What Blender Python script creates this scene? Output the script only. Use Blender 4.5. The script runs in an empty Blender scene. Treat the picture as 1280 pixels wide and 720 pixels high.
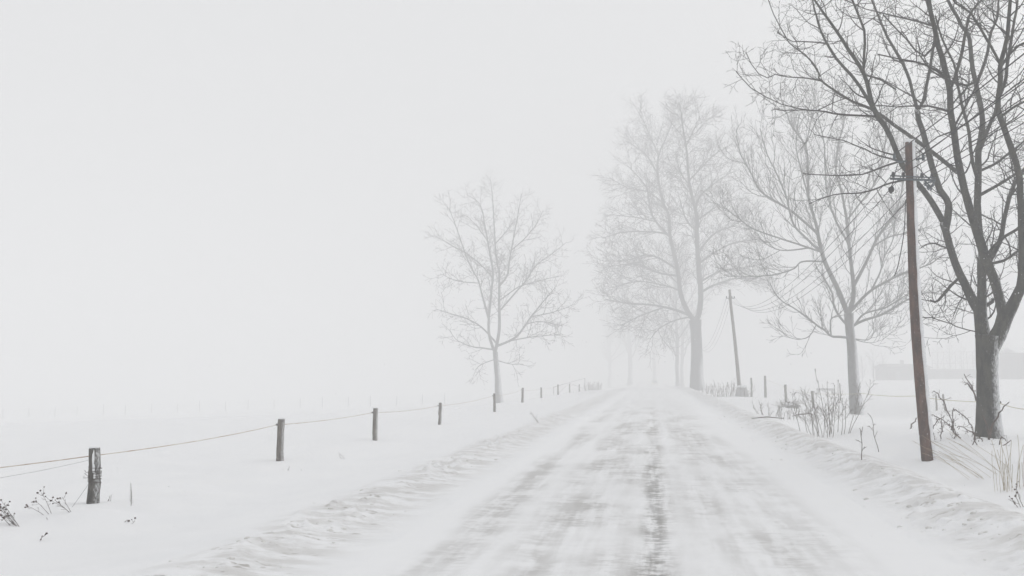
import bpy, math, random
import numpy as np
from mathutils import Vector, Matrix

SC = bpy.context.scene
COL = SC.collection

# ------------------------------------------------------------------ camera
F = 1138.0            # focal length in photo pixels (1280 wide)
HOR, VPX = 468.0, 815.0
CAMZ = 1.75
pitch = math.atan((HOR - 360) / F)
yaw = math.atan((VPX - 640) / F * math.cos(pitch))     # camera faces left of the road axis (+Y)
cd = bpy.data.cameras.new('camera')
cam = bpy.data.objects.new('camera', cd); COL.objects.link(cam)
cd.sensor_width = 36.0; cd.lens = F / 1280 * 36.0
cd.clip_start = 0.05; cd.clip_end = 3000
cam.location = (0, 0, CAMZ)
cam.rotation_euler = (math.pi / 2 + pitch, 0, yaw)
SC.camera = cam
hf = np.array([-math.sin(yaw), math.cos(yaw), 0.0])            # horizontal forward
rt = np.array([math.cos(yaw), math.sin(yaw), 0.0])
fw = hf * math.cos(pitch) + np.array([0, 0, math.sin(pitch)])
up = -hf * math.sin(pitch) + np.array([0, 0, math.cos(pitch)])
C0 = np.array([0, 0, CAMZ])

# ------------------------------------------------------------------ world, sun, exposure
w = bpy.data.worlds.new('World'); SC.world = w; w.use_nodes = True
nt = w.node_tree; nt.nodes.clear()
out = nt.nodes.new('ShaderNodeOutputWorld'); bg = nt.nodes.new('ShaderNodeBackground')
sky = nt.nodes.new('ShaderNodeTexSky'); sky.sky_type = 'NISHITA'; sky.sun_disc = False
sky.sun_elevation = math.radians(32); sky.sun_rotation = math.radians(40)
sky.dust_density = 6; sky.air_density = 1
hs = nt.nodes.new('ShaderNodeHueSaturation'); hs.inputs['Saturation'].default_value = 0.15
mx = nt.nodes.new('ShaderNodeMix'); mx.data_type = 'RGBA'; mx.inputs[0].default_value = 0.9
nt.links.new(sky.outputs[0], hs.inputs['Color']); nt.links.new(hs.outputs[0], mx.inputs[6])
mx.inputs[7].default_value = (7.45, 7.5, 7.6, 1)                  # closed snow cloud
nt.links.new(mx.outputs[2], bg.inputs['Color']); bg.inputs['Strength'].default_value = 0.1
nt.links.new(bg.outputs[0], out.inputs[0])
sd = bpy.data.lights.new('sun', 'SUN'); sd.energy = 0.9; sd.angle = math.radians(40); sd.color = (1, 0.97, 0.93)
so = bpy.data.objects.new('sun', sd); COL.objects.link(so)
so.rotation_euler = (math.radians(58), 0, math.radians(-40 + 180))
SC.view_settings.view_transform = 'Standard'; SC.view_settings.look = 'None'
SC.view_settings.exposure = 0.09; SC.view_settings.gamma = 1.0
SC.cycles.volume_bounces = 8; SC.cycles.max_bounces = 12
SC.cycles.use_denoising = True
HAZE = 0.0088

# ------------------------------------------------------------------ helpers
def ray(px, py):
    return fw + rt * ((px - 640) / F) + up * ((360 - py) / F)
def P(px, py, D):
    """world point seen at photo pixel, on the vertical plane D metres ahead"""
    r = ray(px, py); return C0 + r * (D / float(r @ hf))
def sm(t):
    t = np.clip(t, 0, 1); return t * t * (3 - 2 * t)

_R = np.random.RandomState(7); _perm = _R.rand(256, 256)
def vnoise(x, y):
    x = np.asarray(x, float); y = np.asarray(y, float)
    xi = np.floor(x).astype(int); yi = np.floor(y).astype(int)
    fx = sm(x - xi); fy = sm(y - yi)
    a = _perm[xi & 255, yi & 255]; b = _perm[(xi + 1) & 255, yi & 255]
    c = _perm[xi & 255, (yi + 1) & 255]; d = _perm[(xi + 1) & 255, (yi + 1) & 255]
    return (a * (1 - fx) + b * fx) * (1 - fy) + (c * (1 - fx) + d * fx) * fy - 0.5
def fbm(x, y, o=4):
    s = 0; a = 1
    for k in range(o):
        s = s + a * vnoise(x * 2 ** k + 17.3 * k, y * 2 ** k + 5.1 * k); a *= 0.5
    return s
def bell(t, w): return np.exp(-(t / w) ** 2)

DR = []
def gz(x, y, detail=True):
    x = np.asarray(x, float); y = np.asarray(y, float)
    z = np.zeros(np.broadcast(x, y).shape)
    # left: shoulder, verge, falling field
    z = z - 0.35 * sm((-x - 4.1) / 3.2) - 0.036 * np.clip(-x - 9.2, 0, 130)
    # right: verge and field, rising far out
    z = z - 0.36 * sm((x - 4.2) / 1.6)
    z = z + 0.018 * np.clip(x - 14, 0, 80) * sm((y - 50) / 130)
    z = z + 0.10 * bell(x - 7.5, 3) * sm((y - 60) / 20)
    z = z + 0.63 * sm((x - 4.4) / 1.8) * (1 - sm((y - 24) / 22)) * (1 - .4 * sm((x - 12) / 20)) - 0.80 * bell(x - 15, 4) * bell(y - 66, 14)
    z = z - 1.7 * sm((-x - 9.5) / 9) * sm((y - 50) / 60)
    # ploughed banks
    hr = 0.24 + 0.10 * sm((y - 40) / 30)
    z = z + hr * bell(x - 3.75, 0.55) + 0.085 * bell(x + 3.95, 0.5) * (0.75 + 0.5 * vnoise(x * 0 + 3, y * 0.35))
    z = z - 1.4 * sm((y - 90) / 150) * (1 - sm((x - 10) / 20))
    for bx, by, br_ in DR:
        dx, dy = x - bx, y - by; q2 = np.sqrt(dx * dx + dy * dy)
        z = z + br_ * (.30 * np.exp(-((dx + 3.2 * br_) / (3.0 * br_)) ** 2 - (dy / (2.6 * br_)) ** 2) - .22 * np.exp(-((q2 - 1.15 * br_) / (.7 * br_)) ** 2) * (dx > -5 * br_))
    if detail:
        out_ = 1 - sm((4.6 - np.abs(x)) / 0.8)                      # outside the road
        z = z + out_ * (0.05 * (np.abs(fbm(x * 0.7 + y * .12, y * .5 + 40, 3))) * bell(y - 10, 14) + 0.10 * fbm(x * 0.33, y * 0.22, 3) + 0.035 * fbm(x * 0.9 + y * .3, y * 2.1, 3))
        # wind drifts lower left and on the right verge
        z = z + 0.16 * out_ * bell(x + 8.2, 1.6) * bell(y - 12.6, 2.2) * (1 + 1.2 * vnoise(x * .8, y * 1.2))
        road = sm((3.2 - np.abs(x)) / 0.5)
        z = z + road * (0.012 * fbm(x * 1.3, y * 3.0, 3) - 0.015 * bell(x, .18) - .012 * bell(x + 1.0, .35) - .012 * bell(x + 2, .3) - .01 * bell(x - 1, .5))
        # clods of ploughed snow
        bl = bell(x + 3.9, 0.42) * (0.35 + 0.9 * sm(vnoise(x * 0 + 9, y * 0.55) + 0.5))
        br = bell(x - 3.45, 0.55)
        cl = np.clip(fbm(x * 4.2 + 31, y * 2.6, 4) - 0.05, 0, 1)
        rid = np.abs(fbm(x * 2.6 + 3 + 0.3 * y, y * 4.1 + 9, 4))
        cl2 = np.clip(fbm(x * 7.5 + 11, y * 5.0 + 3, 3) - .12, 0, 1)
        bl = bl * sm((vnoise(x * 0 + 4, y * .22) + .45) / .5)
        z = z + bl * (0.09 * cl + .16 * cl2 - 0.02 * rid) + br * (0.07 * cl + .11 * cl2 + 0.03 * (0.35 - rid))
        z = z + 0.03 * bell(np.abs(x) - 3.6, .9) * fbm(x * 1.2 + 50, y * .8, 3)
    return z
def gz1(x, y): return float(gz(np.array([x]), np.array([y]))[0])
def G(px, py):
    r = ray(px, py); lo, t = 1.0, 1.0
    while t < 900:
        p = C0 + r * t
        if p[2] < gz1(p[0], p[1]): break
        lo = t; t *= 1.01
    hi = t
    for _ in range(24):
        m = (lo + hi) / 2; p = C0 + r * m
        if p[2] < gz1(p[0], p[1]): hi = m
        else: lo = m
    return C0 + r * hi
def Gd(px, D):
    """ground point in the column px at distance D"""
    p = P(px, HOR, D); return np.array([p[0], p[1], gz1(p[0], p[1])])
def dist(p): return float((np.asarray(p) - C0) @ hf)

def tag(o, label=None, cat=None, group=None, kind=None):
    if label: o['label'] = label
    if cat: o['category'] = cat
    if group: o['group'] = group
    if kind: o['kind'] = kind
    return o
def empty(name, loc, label, cat, group=None):
    o = bpy.data.objects.new(name, None); COL.objects.link(o)
    o.location = tuple(float(v) for v in loc); o.empty_display_size = 0.2
    return tag(o, label, cat, group)

class MB:
    """collects tubes, boxes, quads in world coordinates; build() links them as ONE mesh object"""
    def __init__(s): s.v = []; s.f = []; s.n = 0
    def add(s, verts, faces):
        s.v.append(np.asarray(verts, float)); n = s.n
        s.f.extend([tuple(i + n for i in f) for f in faces]); s.n += len(verts)
    def tube(s, pts, rad, sides=6, cap=True, lump=0.0, rng=None):
        pts = np.asarray(pts, float); n = len(pts)
        rad = np.broadcast_to(np.asarray(rad, float), (n,))
        tg = np.gradient(pts, axis=0); tg /= (np.linalg.norm(tg, axis=1)[:, None] + 1e-9)
        a = np.array([1.0, 0, 0]) if abs(tg[0][0]) < 0.8 else np.array([0, 1.0, 0])
        ang = np.arange(sides) * 2 * math.pi / sides
        ca, sa = np.cos(ang)[:, None], np.sin(ang)[:, None]
        V = np.empty((n, sides, 3))
        for i in range(n):
            t = tg[i]; u = a - t * (a @ t); u /= (np.linalg.norm(u) + 1e-9); a = u
            vv = np.array([t[1] * u[2] - t[2] * u[1], t[2] * u[0] - t[0] * u[2], t[0] * u[1] - t[1] * u[0]])
            r = rad[i]
            if lump and rng is not None: r = (r * (1 + lump * (rng.rand(sides) - .5)))[:, None]
            V[i] = pts[i] + (ca * u + sa * vv) * r
        fs = []
        for i in range(n - 1):
            for k in range(sides):
                k2 = (k + 1) % sides
                fs.append((i * sides + k, i * sides + k2, (i + 1) * sides + k2, (i + 1) * sides + k))
        if cap:
            fs.append(tuple(range(sides))[::-1]); fs.append(tuple((n - 1) * sides + k for k in range(sides)))
        s.add(V.reshape(-1, 3), fs)
    def box(s, c, size, rz=0.0, M=None):
        sx, sy, sz = [q / 2 for q in size]
        v = np.array([(x, y, z) for x in (-sx, sx) for y in (-sy, sy) for z in (-sz, sz)])
        if rz:
            cc, ss = math.cos(rz), math.sin(rz)
            v = np.stack([v[:, 0] * cc - v[:, 1] * ss, v[:, 0] * ss + v[:, 1] * cc, v[:, 2]], 1)
        if M is not None: v = v @ np.array(M.to_3x3()).T
        s.add(v + np.asarray(c, float), [(0, 1, 3, 2), (4, 6, 7, 5), (0, 4, 5, 1), (2, 3, 7, 6), (0, 2, 6, 4), (1, 5, 7, 3)])
    def blob(s, c, r, rng, sq=1.0, sub=1):
        import bmesh
        bm = bmesh.new(); bmesh.ops.create_icosphere(bm, subdivisions=sub, radius=1)
        v = np.array([q.co[:] for q in bm.verts]); f = [tuple(q.index for q in fc.verts) for fc in bm.faces]; bm.free()
        v = v * (1 + 0.35 * (rng.rand(len(v), 1) - .5)) * np.array([r, r, r * sq])
        s.add(v + np.asarray(c, float), f)
    def build(s, name, mat, parent=None, smooth=True, label=None):
        me = bpy.data.meshes.new(name)
        org = np.array(parent.matrix_world.translation) if False else None
        V = np.concatenate(s.v) if s.v else np.zeros((0, 3))
        off = np.zeros(3); q = parent
        while q is not None: off += np.array(q.location); q = q.parent
        own = np.zeros(3)
        if parent is None:
            own = np.array([V[:, 0].mean(), V[:, 1].mean(), V[:, 2].min()])
        me.from_pydata((V - off - own).tolist(), [], s.f); me.update()
        if smooth: me.polygons.foreach_set('use_smooth', [True] * len(me.polygons))
        if mat: me.materials.append(mat)
        o = bpy.data.objects.new(name, me); COL.objects.link(o)
        o.location = tuple(own)
        if parent is not None: o.parent = parent
        if label: o['label'] = label
        return o

def nn(m, t, **kw):
    n = m.node_tree.nodes.new(t)
    for k, v in kw.items():
        if k in n.inputs: n.inputs[k].default_value = v
        else: setattr(n, k, v)
    return n
def newmat(name, rough=0.8, spec=0.3):
    m = bpy.data.materials.new(name); m.use_nodes = True
    b = m.node_tree.nodes['Principled BSDF']; b.inputs['Roughness'].default_value = rough
    b.inputs['Specular IOR Level'].default_value = spec
    return m, b
def L(m, a, b): m.node_tree.links.new(a, b)
def math_(m, op, a, b=None, c=None, clamp=False):
    n = m.node_tree.nodes.new('ShaderNodeMath'); n.operation = op; n.use_clamp = clamp
    for i, v in enumerate((a, b, c)):
        if v is None: continue
        if isinstance(v, (int, float)): n.inputs[i].default_value = v
        else: L(m, v, n.inputs[i])
    return n.outputs[0]
def mapr(m, v, a, b, c=0.0, d=1.0, smooth=True):
    n = m.node_tree.nodes.new('ShaderNodeMapRange'); n.interpolation_type = 'SMOOTHSTEP' if smooth else 'LINEAR'
    L(m, v, n.inputs[0])
    for i, q in enumerate((a, b, c, d)): n.inputs[i + 1].default_value = q
    return n.outputs[0]
def noise(m, vec, scale, detail=4, rough=.55, sx=1, sy=1, sz=1):
    mp = nn(m, 'ShaderNodeMapping'); mp.inputs['Scale'].default_value = (sx, sy, sz)
    L(m, vec, mp.inputs[0]); n = nn(m, 'ShaderNodeTexNoise', Scale=scale, Detail=detail, Roughness=rough)
    L(m, mp.outputs[0], n.inputs['Vector']); return n.outputs[0]
def mixc(m, f, a, b):
    n = m.node_tree.nodes.new('ShaderNodeMix'); n.data_type = 'RGBA'
    if isinstance(f, (int, float)): n.inputs[0].default_value = f
    else: L(m, f, n.inputs[0])
    for i, v in ((6, a), (7, b)):
        if isinstance(v, tuple): n.inputs[i].default_value = v + (1,)
        else: L(m, v, n.inputs[i])
    return n.outputs[2]
def geo(m):
    return nn(m, 'ShaderNodeNewGeometry')

SNOW = (0.86, 0.865, 0.875)
def snow_mat():
    m, b = newmat('snow', 0.75, 0.2)
    g = geo(m); pos = g.outputs['Position']
    sp = nn(m, 'ShaderNodeSeparateXYZ'); L(m, pos, sp.inputs[0]); X, Y = sp.outputs[0], sp.outputs[1]
    n1 = noise(m, pos, 0.9, 5); n2 = noise(m, pos, 9, 5)
    # bank snow is a little dirtier; shading of lumps and clods is painted in too
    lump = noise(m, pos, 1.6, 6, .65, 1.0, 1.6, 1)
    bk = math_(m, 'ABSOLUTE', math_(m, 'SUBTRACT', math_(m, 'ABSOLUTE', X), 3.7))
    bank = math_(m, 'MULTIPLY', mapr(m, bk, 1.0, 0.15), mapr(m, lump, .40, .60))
    clod_shade = math_(m, 'MULTIPLY', mapr(m, bk, 0.9, 0.2), mapr(m, noise(m, pos, 5.5, 5, .65, .8, 1.5, 1), .58, .68))
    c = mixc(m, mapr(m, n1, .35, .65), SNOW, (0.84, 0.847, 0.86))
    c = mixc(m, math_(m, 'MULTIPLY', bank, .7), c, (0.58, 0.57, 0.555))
    c = mixc(m, math_(m, 'MULTIPLY', clod_shade, .8), c, (0.36, 0.335, 0.31))
    L(m, c, b.inputs['Base Color'])
    bp = nn(m, 'ShaderNodeBump', Strength=0.25, Distance=0.02); L(m, n2, bp.inputs['Height'])
    L(m, bp.outputs[0], b.inputs['Normal'])
    return m
def road_mat():
    m, b = newmat('packed_snow_road', 0.6, 0.3)
    g = geo(m); pos = g.outputs['Position']
    sp = nn(m, 'ShaderNodeSeparateXYZ'); L(m, pos, sp.inputs[0]); X, Y = sp.outputs[0], sp.outputs[1]
    wob = math_(m, 'MULTIPLY', math_(m, 'SUBTRACT', noise(m, pos, .22, 2), .5), 0.35)
    xw = math_(m, 'ADD', X, wob)
    def lane(c_, w_, k):
        d = math_(m, 'ABSOLUTE', math_(m, 'SUBTRACT', xw, c_))
        return math_(m, 'MULTIPLY', mapr(m, d, w_, w_ * .1), k)
    st1 = noise(m, pos, 1.3, 7, .66, .8, 1.15, 1)       # wind streaks lie across the road
    st2 = noise(m, pos, 3.2, 6, .68, .7, 2.0, 1)
    st3 = noise(m, pos, 9.0, 5, .7, .8, 1.1, 1)
    big = noise(m, pos, .55, 4, .55, 1.3, .40, 1)
    lanes = None
    for c_, w_, k in ((0.0, .42, 1.0), (-.9, .85, .85), (-2.0, .5, .70), (1.0, 1.05, .72), (1.7, .5, .35), (-.4, .5, .6)):
        q = lane(c_, w_, k); lanes = q if lanes is None else math_(m, 'MAXIMUM', lanes, q)
    lng = noise(m, pos, 1.6, 5, .62, 2.6, .16, 1)       # long tyre marks
    mixn = math_(m, 'ADD', math_(m, 'ADD', math_(m, 'MULTIPLY', st1, .34), math_(m, 'MULTIPLY', st2, .14)), math_(m, 'ADD', math_(m, 'MULTIPLY', st3, .22), math_(m, 'MULTIPLY', lng, .30)))
    streak = mapr(m, mixn, .445, .55)
    bigm = mapr(m, big, .42, .56)
    dry = math_(m, 'MULTIPLY', lanes, math_(m, 'MULTIPLY', streak, math_(m, 'MULTIPLY_ADD', bigm, .8, .2)))
    core = math_(m, 'MULTIPLY', lane(.0, .20, 1.0), mapr(m, math_(m, 'ADD', math_(m, 'MULTIPLY', st3, .45), math_(m, 'ADD', math_(m, 'MULTIPLY', st1, .2), math_(m, 'MULTIPLY', lng, .35))), .44, .58))
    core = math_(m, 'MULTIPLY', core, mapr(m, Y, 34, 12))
    haze_fade = mapr(m, Y, 20, 75, 1.0, .18)  # tracks pale with distance, haze painted into the road colour
    veil = math_(m, 'MULTIPLY', math_(m, 'MULTIPLY', lanes, mapr(m, math_(m, 'ADD', math_(m, 'MULTIPLY', lng, .5), math_(m, 'MULTIPLY', big, .5)), .40, .56)), math_(m, 'MULTIPLY', haze_fade, .65))
    dry = math_(m, 'MULTIPLY', dry, haze_fade)
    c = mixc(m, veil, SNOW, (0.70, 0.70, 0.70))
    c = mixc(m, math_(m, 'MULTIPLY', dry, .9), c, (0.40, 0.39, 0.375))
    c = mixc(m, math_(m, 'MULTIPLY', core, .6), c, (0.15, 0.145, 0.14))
    L(m, c, b.inputs['Base Color'])
    bp = nn(m, 'ShaderNodeBump', Strength=0.3, Distance=0.015); L(m, st2, bp.inputs['Height'])
    L(m, bp.outputs[0], b.inputs['Normal'])
    return m
def bark_mat(name, c1, c2, lo=0.25, hi=0.7, top=6.0, fine=1.0, snow=1.0):
    """bark with wind-driven snow sticking to the weather side (to the right), most on the lower trunk"""
    m, b = newmat(name, 0.9, 0.15)
    g = geo(m); pos = g.outputs['Position']
    n = noise(m, pos, 9 * fine, 6, .65, 1, 1, .28); n2 = noise(m, pos, 26 * fine, 5, .7, 1, 1, .45)
    c = mixc(m, mapr(m, n, .35, .65), c1, c2)
    dt = nn(m, 'ShaderNodeVectorMath', operation='DOT_PRODUCT'); L(m, g.outputs['Normal'], dt.inputs[0])
    dt.inputs[1].default_value = (0.93, -0.30, 0.22)
    sp = nn(m, 'ShaderNodeSeparateXYZ'); L(m, pos, sp.inputs[0])
    th = mapr(m, sp.outputs[2], 1.5, top, lo, hi)
    v = math_(m, 'SUBTRACT', math_(m, 'ADD', dt.outputs['Value'], math_(m, 'MULTIPLY', math_(m, 'SUBTRACT', n2, .5), 1.5)), th)
    f = math_(m, 'MULTIPLY', mapr(m, v, -.10, .55), .85 * snow)
    # snow lying on the upper side of leaning limbs
    sn = nn(m, 'ShaderNodeSeparateXYZ'); L(m, g.outputs['Normal'], sn.inputs[0])
    f2 = math_(m, 'MULTIPLY', mapr(m, math_(m, 'ADD', sn.outputs[2], math_(m, 'MULTIPLY', math_(m, 'SUBTRACT', n2, .5), .8)), .62, .85), .6 * snow)
    n4 = noise(m, pos, 60 * fine, 3, .6, 1, 1, .5)
    f3 = math_(m, 'MULTIPLY', math_(m, 'MULTIPLY', mapr(m, n4, .60, .70), mapr(m, dt.outputs['Value'], -.9, .6)), .28 * snow)
    f = math_(m, 'MAXIMUM', f, f3)
    c = mixc(m, math_(m, 'MAXIMUM', f, f2), c, (0.80, .81, .825))
    L(m, c, b.inputs['Base Color'])
    bp = nn(m, 'ShaderNodeBump', Strength=0.9, Distance=0.03); L(m, n, bp.inputs['Height']); L(m, bp.outputs[0], b.inputs['Normal'])
    return m
def plain(name, c1, c2=None, scale=6, rough=.85, sz=1, bump=.3):
    m, b = newmat(name, rough, .2); g = geo(m)
    n = noise(m, g.outputs['Position'], scale, 5, .6, 1, 1, sz)
    L(m, mixc(m, mapr(m, n, .35, .65), c1, c2 or tuple(q * .7 for q in c1)), b.inputs['Base Color'])
    if bump:
        bp = nn(m, 'ShaderNodeBump', Strength=bump, Distance=.01); L(m, n, bp.inputs['Height']); L(m, bp.outputs[0], b.inputs['Normal'])
    return m

M = {
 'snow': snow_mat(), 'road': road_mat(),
 'bark1': bark_mat('dark_bark', (.050, .048, .034), (.008, .008, .007), .42, .98, 5.0),
 'bark2': bark_mat('grey_bark', (.10, .10, .095), (.05, .05, .048), .35, .8, 7.0),
 'bark3': bark_mat('pale_bark', (.075, .07, .072), (.04, .038, .04), .5, .95, 6.0),
 'twig1': plain('dark_twig', (.028, .025, .021), bump=0), 'twig2': plain('grey_twig', (.05, .041, .042), bump=0),
 'pole': bark_mat('weathered_pole_wood', (.125, .066, .048), (.05, .028, .022), 1.3, 1.4, 9.0, 1.0, 1.0),
 'post': bark_mat('rough_post_wood', (.17, .145, .12), (.07, .06, .052), .75, .8, 2.0, 1.6),
 'postd': bark_mat('mossy_post_wood', (.085, .078, .066), (.035, .032, .028), .80, .85, 2.0, 1.6),
 'fresh': plain('fresh_snow', SNOW, (.77, .78, .795)),
 'metal': plain('galvanised_steel', (.10, .125, .14), (.05, .06, .07), 12, .5),
 'black': plain('black_rubber', (.02, .02, .022), bump=0), 'porc': plain('dark_porcelain', (.05, .05, .055), rough=.3, bump=0),
 'wire': plain('wire', (.03, .03, .032), bump=0),
 'rusty': plain('rusty_wire', (.07, .05, .04), bump=0),
 'rope': plain('orange_fence_rope', (.36, .23, .15), (.66, .62, .55), 3, bump=0),
 'ropey': plain('yellow_fence_rope', (.50, .46, .30), (.6, .58, .45), 5, bump=0),
 'straw': plain('dry_straw', (.42, .36, .25), (.30, .25, .17), bump=0),
 'weed': plain('dead_weed', (.10, .065, .05), (.05, .035, .03), bump=0),
 'stem': plain('brown_stem', (.13, .095, .075), (.07, .055, .048), bump=0),
 'conc': plain('concrete', (.42, .41, .41), (.34, .34, .34)),
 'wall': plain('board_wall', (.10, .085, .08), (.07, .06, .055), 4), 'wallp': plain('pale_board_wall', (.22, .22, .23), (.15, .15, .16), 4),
 'glass': plain('dark_glass', (.02, .025, .03), rough=.1, bump=0),
 'paint': plain('car_paint', (.05, .055, .07), (.05, .055, .07), rough=.3, bump=0),
}
lm, lb = newmat('headlight_glass'); lb.inputs['Base Color'].default_value = (.9, .9, .8, 1)
lb.inputs['Emission Color'].default_value = (1, .86, .55, 1); lb.inputs['Emission Strength'].default_value = 4
M['lamp'] = lm

# ------------------------------------------------------------------ ground, road, banks
for px_, D_, r_ in ((1237, 21.0, .36), (1160, 18.0, .14)):
    q_ = Gd(px_, D_); DR.append((float(q_[0]), float(q_[1]), r_))
for px_, py_, r_ in ( (117, 628, .13), (349.5, 575, .13), (468.5, 550, .13), (549.5, 531, .13)):
    q_ = G(px_, py_); DR.append((float(q_[0]), float(q_[1]), r_))
def spaced(y0, y1, k, dmin):
    r = [y0]
    while r[-1] < y1: r.append(r[-1] + max(dmin, abs(r[-1]) * k))
    return np.array(r)
def sheet(name, xs, ys, mat, drop=None):
    X, Y = np.meshgrid(xs, ys, indexing='ij'); Z = gz(X, Y)
    if drop is not None:
        Z = Z - 0.10 * ((X > drop[0] + 1e-4) & (X < drop[1] - 1e-4))
    n, k = X.shape
    V = np.stack([X, Y, Z], -1).reshape(-1, 3).astype(np.float32)
    i = np.arange(n - 1)[:, None] * k + np.arange(k - 1)[None]
    Fc = np.stack([i, i + k, i + k + 1, i + 1], -1).reshape(-1, 4).astype(np.int32)
    me = bpy.data.meshes.new(name); me.vertices.add(len(V)); me.vertices.foreach_set('co', V.ravel())
    me.loops.add(Fc.size); me.loops.foreach_set('vertex_index', Fc.ravel())
    me.polygons.add(len(Fc)); me.polygons.foreach_set('loop_start', np.arange(len(Fc), dtype=np.int32) * 4)
    me.polygons.foreach_set('loop_total', np.full(len(Fc), 4, np.int32))
    me.update(calc_edges=True); me.validate()
    me.polygons.foreach_set('use_smooth', np.ones(len(Fc), bool)); me.materials.append(mat)
    o = bpy.data.objects.new(name, me); COL.objects.link(o); o['kind'] = 'structure'; return o
RE, BE = 2.7, 4.8
ys = np.concatenate([np.arange(-60, 3, 1.0), spaced(3, 900, .005, .02)])
xl = -BE - (spaced(.05, 420, .035, .05) - .05); xr = BE + (spaced(.05, 420, .035, .05) - .05)
yg = np.concatenate([np.arange(-60, 3, 1.5), spaced(3, 900, .012, .05)])
xg = np.concatenate([xl[::-1], np.linspace(-BE, BE, 13)[1:-1], xr])
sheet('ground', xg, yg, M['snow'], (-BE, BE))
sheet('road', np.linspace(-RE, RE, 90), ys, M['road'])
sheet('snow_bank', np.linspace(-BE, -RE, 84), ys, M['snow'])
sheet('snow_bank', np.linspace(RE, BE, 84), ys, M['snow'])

# haze: one closed box of even air round everything
hb = MB(); hb.box((0, 420, 10.0), (1200, 1100, 60.0))
hz = hb.build('haze', None, smooth=False)
hm = bpy.data.materials.new('snowy_air'); hm.use_nodes = True; hm.node_tree.nodes.clear()
ho = hm.node_tree.nodes.new('ShaderNodeOutputMaterial'); hv = hm.node_tree.nodes.new('ShaderNodeVolumePrincipled')
hv.inputs['Color'].default_value = (.988, .989, .990, 1); hv.inputs['Density'].default_value = HAZE
hv.inputs['Anisotropy'].default_value = 0.0
hm.node_tree.links.new(hv.outputs[0], ho.inputs['Volume']); hz.data.materials.append(hm)
tag(hz, 'even white haze of fine blowing snow filling the air', 'haze', kind='stuff')

# ------------------------------------------------------------------ trees
def unit(v): return v / (np.linalg.norm(v) + 1e-9)
def perp_dir(t, ang, az):
    a = np.array([0, 0, 1.0]) if abs(t[2]) < .9 else np.array([1.0, 0, 0])
    u = unit(np.cross(t, a)); v = np.cross(t, u)
    return unit(t * math.cos(ang) + (u * math.cos(az) + v * math.sin(az)) * math.sin(ang))
def polyline_sample(pts, rad, t):
    n = len(pts) - 1; f = min(max(t, 0), .9999) * n; i = int(f); k = f - i
    return pts[i] * (1 - k) + pts[i + 1] * k, unit(pts[i + 1] - pts[i]), rad[i] * (1 - k) + rad[i + 1] * k

def grow(mb, rng, p, d, length, r, lvl, pr):
    """one branch and its children; pr: dict of per-level lists"""
    step = pr['step'][lvl]; n = max(3, int(length / step)); seg = length / n
    pts = [p]; dd = d
    for i in range(n):
        dd = unit(dd + rng.normal(0, pr['wob'][lvl], 3) + np.array([0, 0, pr['up'][lvl] * seg]))
        pts.append(pts[-1] + dd * seg)
    pts = np.array(pts); rt_ = max(pr['rtip'], r * .25)
    rad = np.linspace(r, rt_, n + 1)
    mb.tube(pts, rad, 4 if r > .02 else 3, cap=False)
    if lvl + 1 < len(pr['gap']):
        spawn(mb, rng, pts, rad, length, lvl + 1, pr, .18)
def spawn(mb, rng, pts, rad, length, lvl, pr, t0, tmax=1.0):
    gap = pr['gap'][lvl]; cnt = max(1, int(length * (tmax - t0) / gap + rng.rand()))
    az = rng.rand() * 6.28
    for k in range(cnt):
        t = t0 + (tmax - t0) * (k + rng.rand() * .9) / cnt
        q, tg, rr = polyline_sample(pts, rad, t)
        az += 2.4 + rng.normal(0, .5)
        ang = math.radians(rng.uniform(*pr['ang'])) 
        d = perp_dir(tg, ang, az)
        if pr.get('flat'): d[2] *= 1 - pr['flat'] * (d[2] < 0)
        ln = pr['len'][lvl] * rng.uniform(.45, 1.25) * (1.05 - .45 * t)
        if lvl > 1: ln = min(ln, length * .75)
        env = pr.get('env')
        if env is not None:
            c, R = env; e = (q + d * ln - c) / R; q_ = np.linalg.norm(e)
            if q_ > 1: ln *= max(.3, 1 - (q_ - 1) * 1.5)
        r = max(pr['rtip'], min(rr * .62, pr['rad'][lvl] * (ln / pr['len'][lvl]) ** .7))
        grow(mb, rng, q, unit(d), ln, r, lvl, pr)

def scaled(pr, k):
    q = dict(pr)
    for n_ in ('gap', 'len', 'rad', 'step'): q[n_] = [v * k for v in pr[n_]]
    q['up'] = [v / k for v in pr['up']]; q['rtip'] = pr['rtip'] * k; return q
def smooth_poly(pts, rad, n):
    """Catmull-Rom resample"""
    pts = np.asarray(pts); m = len(pts)
    if m < 3:
        t = np.linspace(0, 1, n)[:, None]; return pts[0] * (1 - t) + pts[-1] * t, np.linspace(rad[0], rad[-1], n)
    out_, ro = [], []
    for s_ in np.linspace(0, m - 1 - 1e-6, n):
        i = int(s_); f = s_ - i
        p0, p1, p2, p3 = pts[max(i - 1, 0)], pts[i], pts[i + 1], pts[min(i + 2, m - 1)]
        out_.append(.5 * ((2 * p1) + (-p0 + p2) * f + (2 * p0 - 5 * p1 + 4 * p2 - p3) * f * f + (-p0 + 3 * p1 - 3 * p2 + p3) * f ** 3))
        ro.append(rad[i] * (1 - f) + rad[i + 1] * f)
    return np.array(out_), np.array(ro)

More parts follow.
